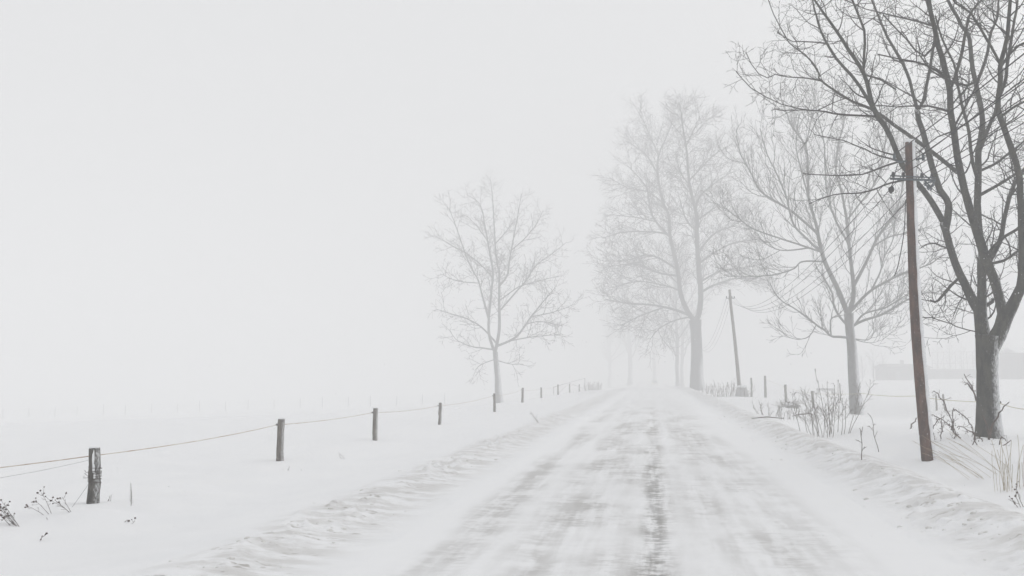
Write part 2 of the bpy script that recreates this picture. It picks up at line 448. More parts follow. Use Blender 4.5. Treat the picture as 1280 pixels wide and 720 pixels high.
LW = .90        # traced limb widths include the blur of the photo
def traced_tree(name, label, base, D, trunk, limbs, pr, bark, twig, seed, ext=None, group=None, wob=.05, LW=.8):
    """trunk/limbs: photo-pixel traces (x, y[, width px]); depth is grown away from the trunk plane"""
    rng = np.random.RandomState(seed); root = empty(name, base, label, 'tree', group)
    sc = D / F
    tp = [P(x, y, D) for x, y, w_ in trunk]; tr = [w_ * sc * .95 / 2 for x, y, w_ in trunk]
    tr = [q_ * (1 - (1 - min(1, LW * 1.14)) * i_ / (len(tr) - 1)) for i_, q_ in enumerate(tr)]
    tp = [np.array([tp[0][0], tp[0][1], base[2] - .25])] + tp; tr = [tr[0] * 1.1] + tr
    pts, rad = smooth_poly(tp, tr, 22)
    mb = MB(); mb.tube(pts, rad, 20, lump=.05, rng=rng); mb.build('trunk', bark, root)
    samples = []
    def note(a, b, pa, pb_):                        # dense record of where wood already is
        for t in np.linspace(0, 1, 9): samples.append((a[0] + (b[0] - a[0]) * t, a[1] + (b[1] - a[1]) * t, a[2] + (b[2] - a[2]) * t, a[3] + (b[3] - a[3]) * t, pa * (1 - t) + pb_ * t))
    for i in range(len(trunk) - 1):
        note((trunk[i][0], trunk[i][1], D, trunk[i][2]), (trunk[i + 1][0], trunk[i + 1][1], D, trunk[i + 1][2]), P(trunk[i][0], trunk[i][1], D), P(trunk[i + 1][0], trunk[i + 1][1], D))
    crown = MB(); fine = []
    spawn_list = []
    for li, lb_ in enumerate(limbs):
        px = [q[0] for q in lb_]; py = [q[1] for q in lb_]
        best = min(samples, key=lambda s_: (s_[0] - px[0]) ** 2 + (s_[1] - py[0]) ** 2)
        d0 = best[2]
        tot = sum(math.hypot(px[i + 1] - px[i], py[i + 1] - py[i]) for i in range(len(px) - 1))
        sgn = [1, -1, 1, -1, -1, 1][li % 6]; slope = sgn * rng.uniform(.15, .75) * sc
        w0 = lb_[0][2] if len(lb_[0]) > 2 else min(best[3] * .7, 2.2 + tot * .022)
        w1 = lb_[-1][2] if len(lb_[-1]) > 2 else max(.9, w0 * .28)
        run = 0; pp, rr, new = [], [], []
        for i in range(len(px)):
            if i: run += math.hypot(px[i] - px[i - 1], py[i] - py[i - 1])
            t = run / tot; wpx = lb_[i][2] if len(lb_[i]) > 2 else w0 + (w1 - w0) * t ** .8
            dep = d0 + slope * run * (.35 + .65 * t)
            pp.append(P(px[i], py[i], dep)); rr.append(max(wpx * LW * dep / F / 2, .011))
            if i == 0 and (best[0] - px[0]) ** 2 + (best[1] - py[0]) ** 2 < 196: pp[0] = best[4]
            if i: new.append(((px[i - 1], py[i - 1], dlast, wlast), (px[i], py[i], dep, wpx), pp[-2], pp[-1]))
            dlast, wlast = dep, wpx
        for q_ in new: note(*q_)
        if ext and py[-1] < ext and not (len(lb_[-1]) > 3):      # runs out of the frame: let it finish above
            d = unit(unit(pp[-1] - pp[-2]) + np.array([0, 0, .35])); q = pp[-1]; r_ = rr[-1]
            k = int(3 + r_ * 60)
            for j in range(k):
                d = unit(d + rng.normal(0, .10, 3)); q = q + d * .75; pp.append(q); rr.append(max(.012, r_ * (1 - (j + 1) / (k + 1))))
        ln = sum(np.linalg.norm(pp[i + 1] - pp[i]) for i in range(len(pp) - 1))
        pts, rad = smooth_poly(pp, rr, max(6, int(ln / .28)))
        jit = rng.normal(0, wob * .5, pts.shape) * np.linspace(0, 1, len(pts))[:, None] * .6
        pts = pts + jit
        thick = rad[0] > .03
        if thick:
            mb = MB(); mb.tube(pts, rad, 12 if rad[0] > .09 else 8, lump=.08, rng=rng); mb.build('limb', bark, root)
        else: crown.tube(pts, rad, 6, cap=False)
        spawn(crown, rng, pts, rad, ln, 0, pr, .12 if not thick else .22)
    crown.build('crown', twig, root)
    return root

T1 = [(1237, 548, 37), (1236, 530, 31), (1235, 500, 28.5), (1234, 465, 27), (1234, 440, 29), (1235, 420, 33)]
T1L = [
 [(1234, 450, 24), (1230, 428, 23), (1227, 405, 20), (1224, 388, 18), (1217, 378, 15), (1205, 352, 12), (1195, 332, 11), (1186, 300, 11), (1180, 279, 11)],
 [(1180, 279, 9), (1168, 258, 9), (1156, 240, 8.5), (1128, 206, 8.5), (1112, 168, 8), (1093, 138, 7.5), (1086, 112, 7), (1079, 90, 6), (1064, 67, 5.5), (1045, 38, 4.5), (1026, 11, 3.5), (1014, -8, 2.5)],
 [(1093, 138, 6), (1070, 101, 5), (1046, 74, 4.5), (1028, 43, 3.5), (1021, 22, 3), (1016, 0, 2.5)],
 [(1079, 90, 5), (1080, 72, 4), (1081, 41, 4), (1073, 20, 3.5), (1066, 0, 3)],
 [(1028, 58, 2.5), (1010, 52), (987, 51), (972, 40)],
 [(1184, 285, 11), (1186, 262, 11), (1184, 251, 10), (1172, 231, 9.5), (1163, 200, 9), (1153, 162, 8), (1147, 138, 8)],
 [(1147, 138, 5.5), (1141, 117, 5), (1136, 97, 5), (1125, 73, 4.8), (1110, 48, 4.2), (1100, 25, 3.6), (1090, 0, 3)],
 [(1147, 138, 5), (1154, 127, 5), (1157, 112, 5), (1162, 88, 4.5), (1167, 58, 4.3), (1168, 40, 3.6), (1160, 10, 2.5)],
 [(1197, 216, 6.5), (1173, 196, 6.5), (1149, 178, 6), (1120, 158, 5.5), (1107, 148, 5), (1087, 135, 4.5), (1062, 125, 3.8), (1026, 101, 3), (1023, 90, 2.6), (1007, 69, 2.2), (985, 52, 1.8), (965, 11, 1.2)],
 [(1026, 101, 2.4), (1005, 97), (990, 97), (969, 93), (956, 97), (942, 84), (933, 65)],
 [(1095, 146, 3.6), (1049, 143, 3), (1022, 138, 2.2), (982, 138), (964, 137)],
 [(1012, 137, 1.8), (976, 130), (939, 110), (920, 89)],
 [(1022, 138, 2), (1045, 127), (1062, 122)],
 [(1124, 202, 3), (1100, 195), (1082, 187), (1055, 176), (1018, 168)],
 [(1125, 202, 3.4), (1099, 210, 3), (1080, 217), (1066, 219, 2.4), (1030, 219), (1003, 218, 1.3)],
 [(1140, 222, 3.6), (1112, 229, 3.2), (1090, 238), (1070, 242, 2.4), (1045, 243), (1012, 254, 1.2)],
 [(1120, 112, 2.6), (1097, 98), (1079, 94, 2.6)],
 [(1150, 128, 3), (1135, 117), (1120, 109), (1100, 98), (1085, 95)],
 [(1229, 405, 16), (1227, 373, 14), (1227, 345, 13), (1228, 318, 14)],
 [(1238, 440, 18), (1246, 418, 18), (1253, 392, 15), (1247, 365, 14), (1241, 345, 14), (1232, 325, 15), (1225, 300, 14), (1217, 276, 12.5), (1206, 240, 11), (1197, 196, 10.5), (1192, 164, 10), (1188, 140, 9.5), (1187, 113, 9), (1182, 90, 9), (1173, 57, 8), (1167, 30, 7), (1161, 0, 6.5)],
 [(1228, 318, 11), (1224, 290, 11), (1222, 262, 10.5), (1222, 240, 10.5), (1223, 211, 10), (1223, 189, 9.5), (1228, 162, 9), (1227, 140, 8), (1221, 110, 7.5), (1215, 80, 7), (1212, 50, 6), (1203, 33, 5.5), (1190, 10, 5), (1180, -10, 4)],
 [(1223, 192, 7), (1236, 158, 6), (1245, 138, 5.5), (1250, 110, 5)],
 [(1238, 446, 24), (1247, 420, 24), (1259, 395, 19.5), (1270, 372, 16), (1277, 355, 14), (1278, 323, 12), (1277, 268, 10.5), (1275, 240, 10), (1273, 216, 9.5), (1262, 178, 9), (1251, 149, 8.5), (1247, 129, 8), (1251, 100, 7.5), (1250, 80, 7), (1258, 50, 6), (1262, 0, 5)],
 [(1251, 125, 5), (1257, 100, 5), (1260, 72, 5), (1267, 33, 4), (1272, 0, 3.5)],
 [(1242, 328, 8), (1250, 301, 7), (1256, 270, 6.5), (1264, 240, 6), (1271, 224, 6), (1284, 205, 5), (1302, 165, 4), (1312, 120, 3)],
 [(1236, 322, 5), (1250, 300, 5), (1270, 287, 4.5), (1290, 270, 4), (1320, 255, 3)],
 [(1246, 335, 5), (1256, 325, 4.5), (1273, 313, 4), (1295, 300, 3.5), (1330, 296, 2.5)],
 [(1218, 226, 5.5), (1215, 200, 5.5), (1211, 164, 5), (1204, 138, 4.5), (1198, 113, 4), (1193, 82, 3.4), (1178, 50, 3), (1170, 20, 2.5)],
 [(1229, 246, 5), (1244, 233, 4.6), (1262, 222, 4.2), (1285, 209, 3.6), (1320, 190, 2.5)],
 [(1229, 216, 4.5), (1245, 204, 4), (1262, 191, 4), (1285, 174, 3), (1325, 160, 2)],
 [(1188, 112, 5.5), (1194, 96, 5), (1202, 67, 5), (1207, 40, 4.5), (1213, 17, 4), (1227, 0, 3)],
 [(1249, 80, 4.5), (1241, 62, 4), (1232, 47, 4), (1221, 28, 3.6), (1210, 13, 3.2), (1193, 2, 2.4)],
 [(1222, 107, 5), (1233, 72, 4.8), (1238, 43, 4), (1247, 22, 3.6), (1248, 0, 3)],
 [(1186, 140, 4), (1165, 133, 3), (1140, 132, 2.5), (1118, 134, 1.8), (1095, 131, 1.3)],
 [(1184, 100, 4), (1164, 84, 3.5), (1141, 77, 3), (1120, 73, 2.4), (1098, 67, 2)],
 [(1172, 55, 3.6), (1152, 72, 3), (1140, 55, 2.6), (1122, 38, 2.4), (1104, 18, 2)],
 [(1166, 33, 3.2), (1148, 27, 2.8), (1122, 21, 2.3), (1098, 15, 1.8), (1078, 10, 1.4)],
 [(1195, 160, 3.4), (1206, 134, 3), (1214, 120, 3), (1224, 100, 2.5)],
 [(1188, 165, 3), (1175, 170), (1162, 178), (1150, 190)],
 [(1222, 100, 4), (1205, 108, 3.6), (1188, 100, 3), (1166, 92, 2.5), (1150, 70, 1.8)],
 [(1217, 419, 2), (1200, 410), (1189, 405), (1170, 399), (1151, 396)],
 [(1196, 346, 5), (1186, 360, 4.5), (1176, 372, 4), (1170, 377, 4), (1162, 376, 2)],
 [(1200, 366, 2), (1198, 380), (1191, 397)],
 [(1188, 314, 3), (1178, 308), (1166, 304, 2.2), (1151, 309, 1.5)],
 [(1234, 384, 6), (1239, 378, 6), (1240, 374, 5)],
 [(1266, 400, 5), (1268, 392, 3.5), (1269, 384, 2.5)],
 [(1278, 360, 5), (1290, 330, 5), (1312, 290, 4), (1335, 240, 3)],
 [(1276, 262, 5), (1295, 235, 5), (1318, 190, 4), (1330, 130, 3), (1345, 60, 2)],
 [(1253, 145, 4.5), (1270, 132, 4), (1300, 118, 3.2), (1340, 90, 2)],
 [(1251, 84, 4), (1268, 60, 3.5), (1292, 50, 3), (1320, 30, 2)],
]
D1 = 21.0; b1 = Gd(1237, D1)
pr1 = dict(gap=[.31, .25, .18], len=[1.4, .75, .34], rad=[.028, .014, .008], step=[.17, .12, .10], wob=[.16, .17, .15],
           up=[.35, .3, .3], ang=(32, 72), rtip=.0048)
traced_tree('bare_tree', 'largest nearest bare tree, dark mossy bark snow-plastered on its right side',
            b1, D1, T1, T1L, scaled(pr1, .80), M['bark1'], M['twig1'], 11, ext=14, wob=.035, LW=.82)

T2 = [(1071, 517, 18), (1069, 495, 16), (1067, 470, 15), (1065, 435, 14), (1062, 410, 13), (1061, 392, 15)]
T2L = [
 [(1061, 396, 10), (1047, 361, 8.5), (1031, 327, 7.5), (1024, 300, 6.5), (1020, 280, 5.5), (1011, 247, 4.5), (1010, 214, 4), (1007, 183, 3.4), (989, 156, 2.6), (974, 116, 1.8)],
 [(1028, 318, 4.5), (1010, 300, 4), (992, 280, 3.6), (983, 247, 3), (972, 220, 2.4), (958, 190, 1.8), (950, 160, 1.3)],
 [(1022, 293, 4.5), (992, 266, 4), (970, 252, 3.4), (950, 238, 3), (938, 215, 2.4), (925, 190, 1.8), (920, 160, 1.2)],
 [(1025, 317, 3.6), (997, 305, 3.2), (944, 287, 2.4), (922, 272, 1.8), (906, 260, 1.2)],
 [(1030, 327, 3), (1003, 327, 2.8), (992, 336, 2.6), (970, 343, 2.4), (950, 345, 2), (925, 346, 1.4), (905, 344, 1)],
 [(1011, 309, 3), (978, 313, 2), (958, 305, 1.5), (945, 290, 1)],
 [(1065, 392, 9), (1066, 375, 8), (1067, 358, 7.5), (1064, 330, 6.5), (1061, 302, 6), (1058, 272, 5), (1052, 240, 4.2), (1045, 214, 3.4), (1048, 180, 2.8), (1055, 152, 2), (1050, 120, 1.4)],
 [(1061, 304, 4), (1044, 274, 3.6), (1033, 235, 3), (1030, 180, 2.4), (1020, 135, 1.4)],
 [(1067, 358, 6), (1083, 327, 5), (1097, 297, 4.5), (1110, 280, 4), (1122, 263, 3.6), (1133, 250, 3.2), (1145, 215, 2.4), (1155, 165, 1.6)],
 [(1059, 276, 3.4), (1072, 258, 3), (1094, 228, 2.6), (1105, 190, 2), (1108, 150, 1.3)],
 [(1065, 392, 5.5), (1075, 376, 5), (1089, 363, 4.5), (1108, 352, 4), (1128, 342, 3.4), (1160, 331, 2.4), (1180, 318, 1.4)],
 [(1089, 363, 3), (1100, 341, 2.6), (1105, 322, 2.2), (1116, 300, 1.6), (1120, 270, 1)],
 [(1066, 410, 5), (1078, 401, 4.6), (1100, 394, 4.2), (1118, 384, 3.8), (1136, 374, 3.4), (1158, 366, 2.4), (1178, 368, 1.6)],
 [(1070, 405, 3.6), (1078, 394, 3.2), (1090, 389, 3), (1105, 385, 2.7), (1128, 372, 2), (1142, 362, 1.2)],
 [(1060, 410, 4.5), (1049, 395, 4), (1042, 380, 3.6), (1040, 366, 3), (1028, 345, 2.4), (1018, 330, 1.6)],
 [(1062, 422, 4.5), (1050, 421, 4.2), (1039, 420, 4), (1030, 412, 3.6), (1019, 405, 3), (997, 388, 2.4), (975, 374, 1.8), (962, 355, 1)],
 [(1038, 420, 2.6), (1038, 400, 2.4), (1045, 396, 2), (1052, 394, 1.6)],
 [(1020, 406, 2), (1012, 420, 1.8), (1000, 424, 1.4), (985, 421, 1.1), (972, 410, .9)],
 [(1010, 245, 3), (1002, 215, 2.6), (995, 180, 2), (1000, 140, 1.3)],
 [(1007, 184, 2.6), (1012, 160, 2.2), (1018, 130, 1.6), (1014, 105, 1)],
 [(1092, 310, 3), (1112, 296, 2.6), (1140, 290, 2), (1165, 282, 1.3)],
 [(1120, 265, 2.6), (1128, 235, 2.2), (1132, 200, 1.5), (1128, 165, 1)],
 [(1072, 420, 2), (1085, 425), (1092, 415), (1090, 402)],
 [(1070, 425, 2), (1082, 428), (1096, 427), (1102, 418)],
]
D2 = 66.0; b2 = Gd(1071, D2)
pr2 = dict(gap=[.34, .28, .24], len=[2.5, 1.15, .55], rad=[.026, .014, .009], step=[.30, .2, .18], wob=[.09, .10, .10],
           up=[.55, .6, .5], ang=(18, 48), rtip=.0075)
traced_tree('bare_tree', 'mid-distance bare tree with upswept grey branches, left of the leaning brown pole', b2, D2, T2, T2L, scaled(pr2, D2 / 50), M['bark2'], M['twig2'], 22, wob=.05, LW=.72)

T3 = [(625, 508, 12), (623, 490, 10), (622, 470, 9), (620, 450, 8.5), (619, 440, 9)]
T3L = [
 [(618, 442, 6), (612, 421, 5.5), (611, 400, 5), (614, 367, 4.5), (616, 340, 4), (611, 310, 3), (607, 287, 2.5), (600, 256, 1.8), (583, 243, 1)],
 [(611, 400, 4), (604, 374, 3.4), (598, 351, 3), (592, 340, 2.6), (583, 321, 2.2), (569, 280, 1.6), (561, 260, 1)],
 [(621, 440, 7), (624, 412, 6), (624, 376, 5), (624, 340, 4), (622, 332, 3.6), (619, 305, 3), (616, 251, 2), (613, 225, 1)],
 [(624, 356, 4), (634, 344, 3.6), (637, 325, 3), (643, 292, 2.2), (652, 243, 1)],
 [(641, 314, 2.4), (655, 299, 2), (670, 281, 1.6), (679, 263, 1)],
 [(626, 388, 3.6), (645, 365, 3), (659, 349, 2.6), (670, 332, 2.2), (690, 317, 1.8), (708, 303, 1)],
 [(625, 374, 2.6), (643, 362, 2.4), (652, 357, 2), (674, 351, 1.6), (699, 345, 1)],
 [(623, 434, 5), (645, 421, 4.2), (664, 396, 3.2), (684, 371, 2), (694, 360, 1.2)],
 [(664, 397, 2.2), (692, 390, 1.8), (719, 380, 1)],
 [(659, 405, 2.2), (675, 402, 1.8), (702, 407, 1)],
 [(632, 424, 2.6), (666, 421, 2), (701, 418, 1)],
 [(619, 430, 4), (603, 410, 3), (585, 399, 2.4), (563, 392, 1.8), (544, 386, 1)],
 [(616, 436, 3.6), (603, 435, 3), (589, 433, 2.2), (571, 425, 1.4), (562, 412, 1)],
 [(598, 353, 2), (571, 351, 1.5), (551, 342, 1)],
 [(615, 347, 2.6), (600, 330, 2.2), (583, 317, 2), (558, 303, 1.4), (543, 294, 1)],
 [(620, 303, 2.2), (632, 290, 1.8), (645, 272, 1)],
 [(609, 300, 2), (598, 285, 1.6), (584, 270, 1)],
 [(625, 450, 2), (638, 455, 1.6), (654, 455, 1)],
 [(618, 449, 2), (603, 455, 1.6), (594, 462, 1)],
]
D3 = 120.0; b3 = Gd(625, D3)
pr3 = dict(gap=[.28, .24, .22], len=[1.6, .9, .5], rad=[.022, .013, .010], step=[.28, .2, .18], wob=[.13, .14, .12],
           up=[.25, .3, .3], ang=(28, 62), rtip=.0085)
traced_tree('bare_tree', 'lone bare tree with an oval crown standing behind the wire fence left of the road', b3, D3, T3, T3L, scaled(pr3, D3 / 62), M['bark3'], M['twig2'], 33, wob=.05, LW=.64)

T4 = [(872, 487, 21), (871, 470, 18), (871, 440, 16), (870, 415, 16), (869, 400, 19)]
T4L = [
 [(865, 402, 9), (860, 390, 8.5), (851, 368, 8), (847, 337, 7), (838, 297, 6), (836, 270, 5), (829, 253, 4.6), (822, 218, 4), (824, 193, 3), (836, 164, 2), (842, 145, 1)],
 [(838, 297, 4), (820, 277, 3.4), (813, 262, 3), (807, 233, 2.4), (784, 207, 1.2)],
 [(822, 220, 3), (807, 193, 2.4), (782, 176, 1.2)],
 [(824, 195, 2.4), (816, 178, 2), (806, 155, 1.4), (798, 140, 1)],
 [(872, 402, 10), (874, 390, 9.5), (876, 366, 9), (873, 330, 8), (871, 292, 7), (871, 270, 6), (862, 231, 4.6), (858, 187, 3.4), (853, 156, 2.2), (850, 130, 1)],
 [(871, 262, 4), (876, 244, 3.4), (896, 227, 2.4), (913, 216, 1.2)],
 [(864, 224, 2.8), (884, 202, 2), (900, 187, 1.2)],
 [(858, 185, 2.4), (866, 165, 2), (875, 145, 1)],
 [(878, 366, 4.5), (891, 357, 4), (922, 348, 2.6), (949, 354, 1.4)],
 [(877, 352, 3.6), (900, 339, 2.8), (925, 335, 2), (955, 330, 1)],
 [(875, 330, 4), (891, 317, 3.2), (918, 303, 2.2), (945, 300, 1)],
 [(874, 316, 3.6), (893, 292, 3), (918, 281, 2), (940, 262, 1)],
 [(861, 394, 5.5), (840, 386, 4.5), (813, 381, 3.4), (784, 379, 2.2), (756, 374, 1)],
 [(829, 386, 3), (802, 394, 2.2), (778, 406, 1.2)],
 [(846, 345, 4), (824, 341, 3.2), (793, 330, 2.4), (758, 334, 1)],
 [(847, 335, 3.4), (824, 323, 3), (807, 319, 2.4), (780, 326, 1.6), (753, 326, 1)],
 [(838, 294, 3.2), (818, 290, 2.8), (780, 290, 2), (753, 298, 1)],
 [(820, 277, 2.6), (796, 272, 2), (762, 268, 1)],
 [(830, 255, 3), (810, 240, 2.4), (785, 235, 1.8), (762, 222, 1)],
 [(850, 365, 3), (835, 358, 2.4), (800, 352, 1.8), (770, 358, 1)],
 [(862, 232, 2.6), (850, 215, 2), (845, 190, 1.3)],
 [(870, 290, 3), (858, 275, 2.4), (850, 250, 1.6)],
 [(872, 275, 3), (890, 262, 2.4), (915, 245, 1.4)],
 [(862, 396, 3), (845, 400, 2.4), (825, 410, 1.8), (812, 425, 1)],
]
b4 = Gd(872, 130.0)
pr4 = dict(gap=[.28, .25, .24], len=[2.5, 1.5, .8], rad=[.035, .02, .014], step=[.4, .3, .25], wob=[.12, .13, .12],
           up=[.10, .16, .2], ang=(25, 60), rtip=.011)
traced_tree('bare_tree', 'huge twin-stemmed bare tree in the mist beside the far pole', b4, 130.0, T4, T4L, scaled(pr4, 130 / 78.), M['bark3'], M['twig2'], 44, wob=.08, LW=.74)

def simple_tree(base, h, label, seed, group, wide=.33, r=None, fork=.22, bark='bark3', gaps=(.7, .6), trk=None, name='bare_tree'):
    rng = np.random.RandomState(seed); root = empty(name, base, label, 'tree', group)
    r = r or h * .022; n = 12; pts = [np.array(base, float) - (0, 0, .3)]
    for i in range(n): pts.append(pts[-1] + np.array([rng.normal(0, .012 * h / n * 4), rng.normal(0, .012 * h / n * 4), h * .92 / n]))
    pts = np.array(pts); rad = np.concatenate([[r * 1.3], np.linspace(r, r * .12, n)])
    mb = MB(); mb.tube(pts, rad, 10); mb.build('trunk', M[bark], root)
    pr = dict(gap=[h * .03, gaps[0], gaps[1]], len=[h * wide * 1.05, h * .11, h * .05], rad=[r * .35, r * .13, r * .07], step=[h * .05, h * .03, h * .025],
              wob=[.12, .13, .12], up=[.9 / h * 3, .3, .3], ang=(35, 65), rtip=max(.009, h * .0007))
    c = MB(); spawn(c, rng, pts, rad, h * .92, 0, pr, fork, .98)
    c.build('crown', M['twig2'], root)
    return root
GA = 'trees of the avenue fading into the mist'
for px, D, h, r, lab in ((847, 195, 34, .44, 'misty bare tree directly left of the huge twin-stemmed tree'),
                     (853, 245, 36, .5, 'ghostly thin trunk squeezed between the huge twin-stemmed tree and the misty one'),
                     (787, 290, 42, .75, 'faintest bare tree above the left side of the vanishing road'),
                     (818, 320, 40, .65, 'blurred crown filling the mist right above the distant headlights'),
                     (762, 360, 38, .7, 'barely visible tree beyond the far left end of the fence')):
    simple_tree(Gd(px, D), h, lab, int(px), GA, .36, r, .2, gaps=(.6, .5))

# ------------------------------------------------------------------ poles and wires
def catenary(a, b, sag, n=40):
    t = np.linspace(0, 1, n)[:, None]; p = a * (1 - t) + b * t
    p[:, 2] -= (sag * 4 * t * (1 - t))[:, 0]; return p
Dp = 18.0; pb = Gd(1160, Dp); ptop = P(1137, 178, Dp)
pole = empty('utility_pole', pb, 'near leaning reddish brown utility pole with a snow strip down its right side', 'utility pole')
rng = np.random.RandomState(3)
trace = [(1160, 577, 14.5), (1157, 550, 14), (1152, 500, 13), (1147, 440, 12.2), (1143, 380, 11.5), (1140, 310, 10.5), (1138, 250, 10), (1136, 178, 9)]
pp = [P(x, y, Dp) for x, y, w_ in trace]; prr = [w_ * Dp / F / 2 for x, y, w_ in trace]
pp = [pb - np.array([0, 0, .4])] + pp; prr = [prr[0]] + prr
pts, rad = smooth_poly(pp, prr, 40)
mb = MB(); mb.tube(pts, rad, 16, lump=.03, rng=rng); mb.build('shaft', M['pole'], pole)
side = rt * .97 - hf * .25
mb = MB()
for k in range(3):
    cr = pts[4:] + side * (rad[4:, None] * (.90 + .05 * k)) + np.array([0, 0, 0]); 
    mb.tube(cr + hf * (.05 * (k - 1)), rad[4:] * (.26 + .2 * rng.rand(len(cr))), 8, lump=.3, rng=rng)
mb.build('snow_crust', M['fresh'], pole)
mb = MB(); mb.blob(ptop + (0.01, 0, .02), .10, rng, .55, 2); mb.build('snow_cap', M['fresh'], pole)
cz = P(1138, 226, Dp); armdir = unit(rt * 1.0 + hf * .15)
mb = MB(); mb.tube([cz - armdir * .49 - hf * .13, cz + armdir * .49 - hf * .11], .024, 6)
mb.tube([cz - armdir * .49 - hf * .13 + (0, 0, .06), cz + armdir * .49 - hf * .13 + (0, 0, .05)], .014, 6)
cb = mb.build('crossarm', M['metal'], pole)
ins = []
def insulator(q, parent, s=1.0):
    mb = MB(); mb.tube([q, q + (0, 0, .05 * s), q + (0, 0, .1 * s), q + (0, 0, .15 * s)], [.02 * s, .055 * s, .04 * s, .03 * s], 8)
    mb.build('insulator', M['porc'], parent); return q + np.array([0, 0, .1 * s])
for a in (-.42, -.2, .2, .42): ins.append(insulator(cz + armdir * a - hf * .11 + (0, 0, .03), cb, .75))
cz2 = P(1137, 200, Dp)
mb = MB(); mb.tube([cz2 - armdir * .35, cz2 - armdir * .2 + (0, 0, -.05), cz2 + armdir * .3 + (0, 0, .05)], .022, 6)
for q in (-.33, .3): mb.tube([cz2 + armdir * q, cz2 + armdir * q + (0, 0, .12)], .03, 6)
mb.build('bracket', M['metal'], pole)
mb = MB(); q = P(1160, 232, Dp); 
for k in range(4): mb.tube([q + rng.normal(0, .07, 3), q + rng.normal(0, .07, 3), q + rng.normal(0, .09, 3)], .016, 5)
mb.build('wire_clamps', M['metal'], pole)
q = P(1114, 237, Dp); mb = MB(); mb.blob(q, .062, rng, 1.15, 2); mb.tube([q, P(1116, 228, Dp), P(1122, 205, Dp)], .008, 4)
mb.build('hanging_lamp_shade', M['black'], pole)
dp = [P(1132, 250, Dp), P(1130, 290, Dp) , P(1123, 330, Dp), P(1118, 345, Dp)]

Dp2 = 85.0; pb2 = Gd(926, Dp2)
pole2 = empty('utility_pole', pb2, 'far grey utility pole leaning left with a grey block at its foot', 'utility pole')
tr2 = [(925, 492, 6.2), (922, 460, 5.2), (918, 420, 4.6), (914, 385, 4.2), (912, 362, 3.8)]
pts, rad = smooth_poly([pb2 - (0, 0, .4)] + [P(x, y, Dp2) for x, y, w_ in tr2], [.24] + [w_ * .85 * Dp2 / F / 2 for x, y, w_ in tr2], 24)
mb = MB(); mb.tube(pts, rad, 12, lump=.04, rng=rng); mb.build('shaft', M['post'], pole2)
c2 = P(913, 373, Dp2)
mb = MB(); mb.tube([c2 - armdir * .4, c2 + armdir * .4], .035, 6); cb2 = mb.build('crossarm', M['metal'], pole2)
ins2 = [insulator(c2 + armdir * a + (0, 0, .03), cb2, 1.2) for a in (-.38, -.12, .15, .38)]
bf = MB(); q = Gd(927, 84.5); bf.tube([q - (0, 0, .1), q + (0, 0, .45), q + (0, 0, .85)], [.58, .54, .42], 8, lump=.2, rng=rng); bo = bf.build('footing', M['conc'], pole2)
bf = MB(); bf.blob(q + (0.03, -.02, .9), .45, rng, .4, 2); bf.build('snow_cap', M['fresh'], bo)

dirp = (pb2 - pb)[:2]; p0x, p0y = pb[0] + .25, pb[1] - 40.0
near = [np.array([p0x + a, p0y, 6.7]) for a in (-.1, .25, .6, .95)]
p0 = np.array([p0x + .45, p0y, gz1(p0x + .45, p0y)])
pole0 = None   # the pole the near wires run to stands behind the camera: not in the photo
p3 = Gd(866, 145)
WL = [('upper left', 'leftmost'), ('second', 'second from left'), ('third', 'third from left'), ('outer right', 'rightmost')]
for k in range(4):
    mb = MB()
    mb.tube(catenary(ins[k], near[k] + (0, 0, [0, .05, .4, .9][k]), .55 + .1 * k), .009, 4, cap=False)
    tag(mb.build('overhead_wire', M['wire']), '%s overhead wire from the crossarm of the near pole to the right edge' % WL[k][1], 'wire', 'wires right of the near pole')
    mb = MB()
    mb.tube(catenary(ins[k], ins2[k], 1.7 + .12 * k), .009, 4, cap=False)
    tag(mb.build('overhead_wire', M['wire']), '%s sagging wire between the near pole and the far pole' % WL[k][1], 'wire', 'wires between the two poles')
for k in range(2):
    mb = MB(); mb.tube(catenary(cz2 + armdir * (.3 - .6 * k) + (0, 0, .12), near[k * 2] + (0, 0, .55 + .3 * k), .5), .012, 4, cap=False)
    tag(mb.build('overhead_wire', M['wire']), 'thick dark wire from the top bracket of the near pole, %s' % ('right end of the bracket', 'left end of the bracket')[k], 'wire', 'wires right of the near pole')
for k in range(3):
    mb = MB(); mb.tube(catenary(ins2[k], p3 + (.3 * k, 0, 8.5), 3.2 + .25 * k), .012, 4, cap=False)
    tag(mb.build('overhead_wire', M['wire']), 'faint slack wire hanging left from the far pole, %s of three' % ('outermost', 'middle', 'innermost')[k], 'wire', 'wires left of the far pole')
mb = MB(); mb.tube(smooth_poly(dp, [1] * 4, 14)[0], .009, 4); mb.build('down_lead', M['black'], pole)

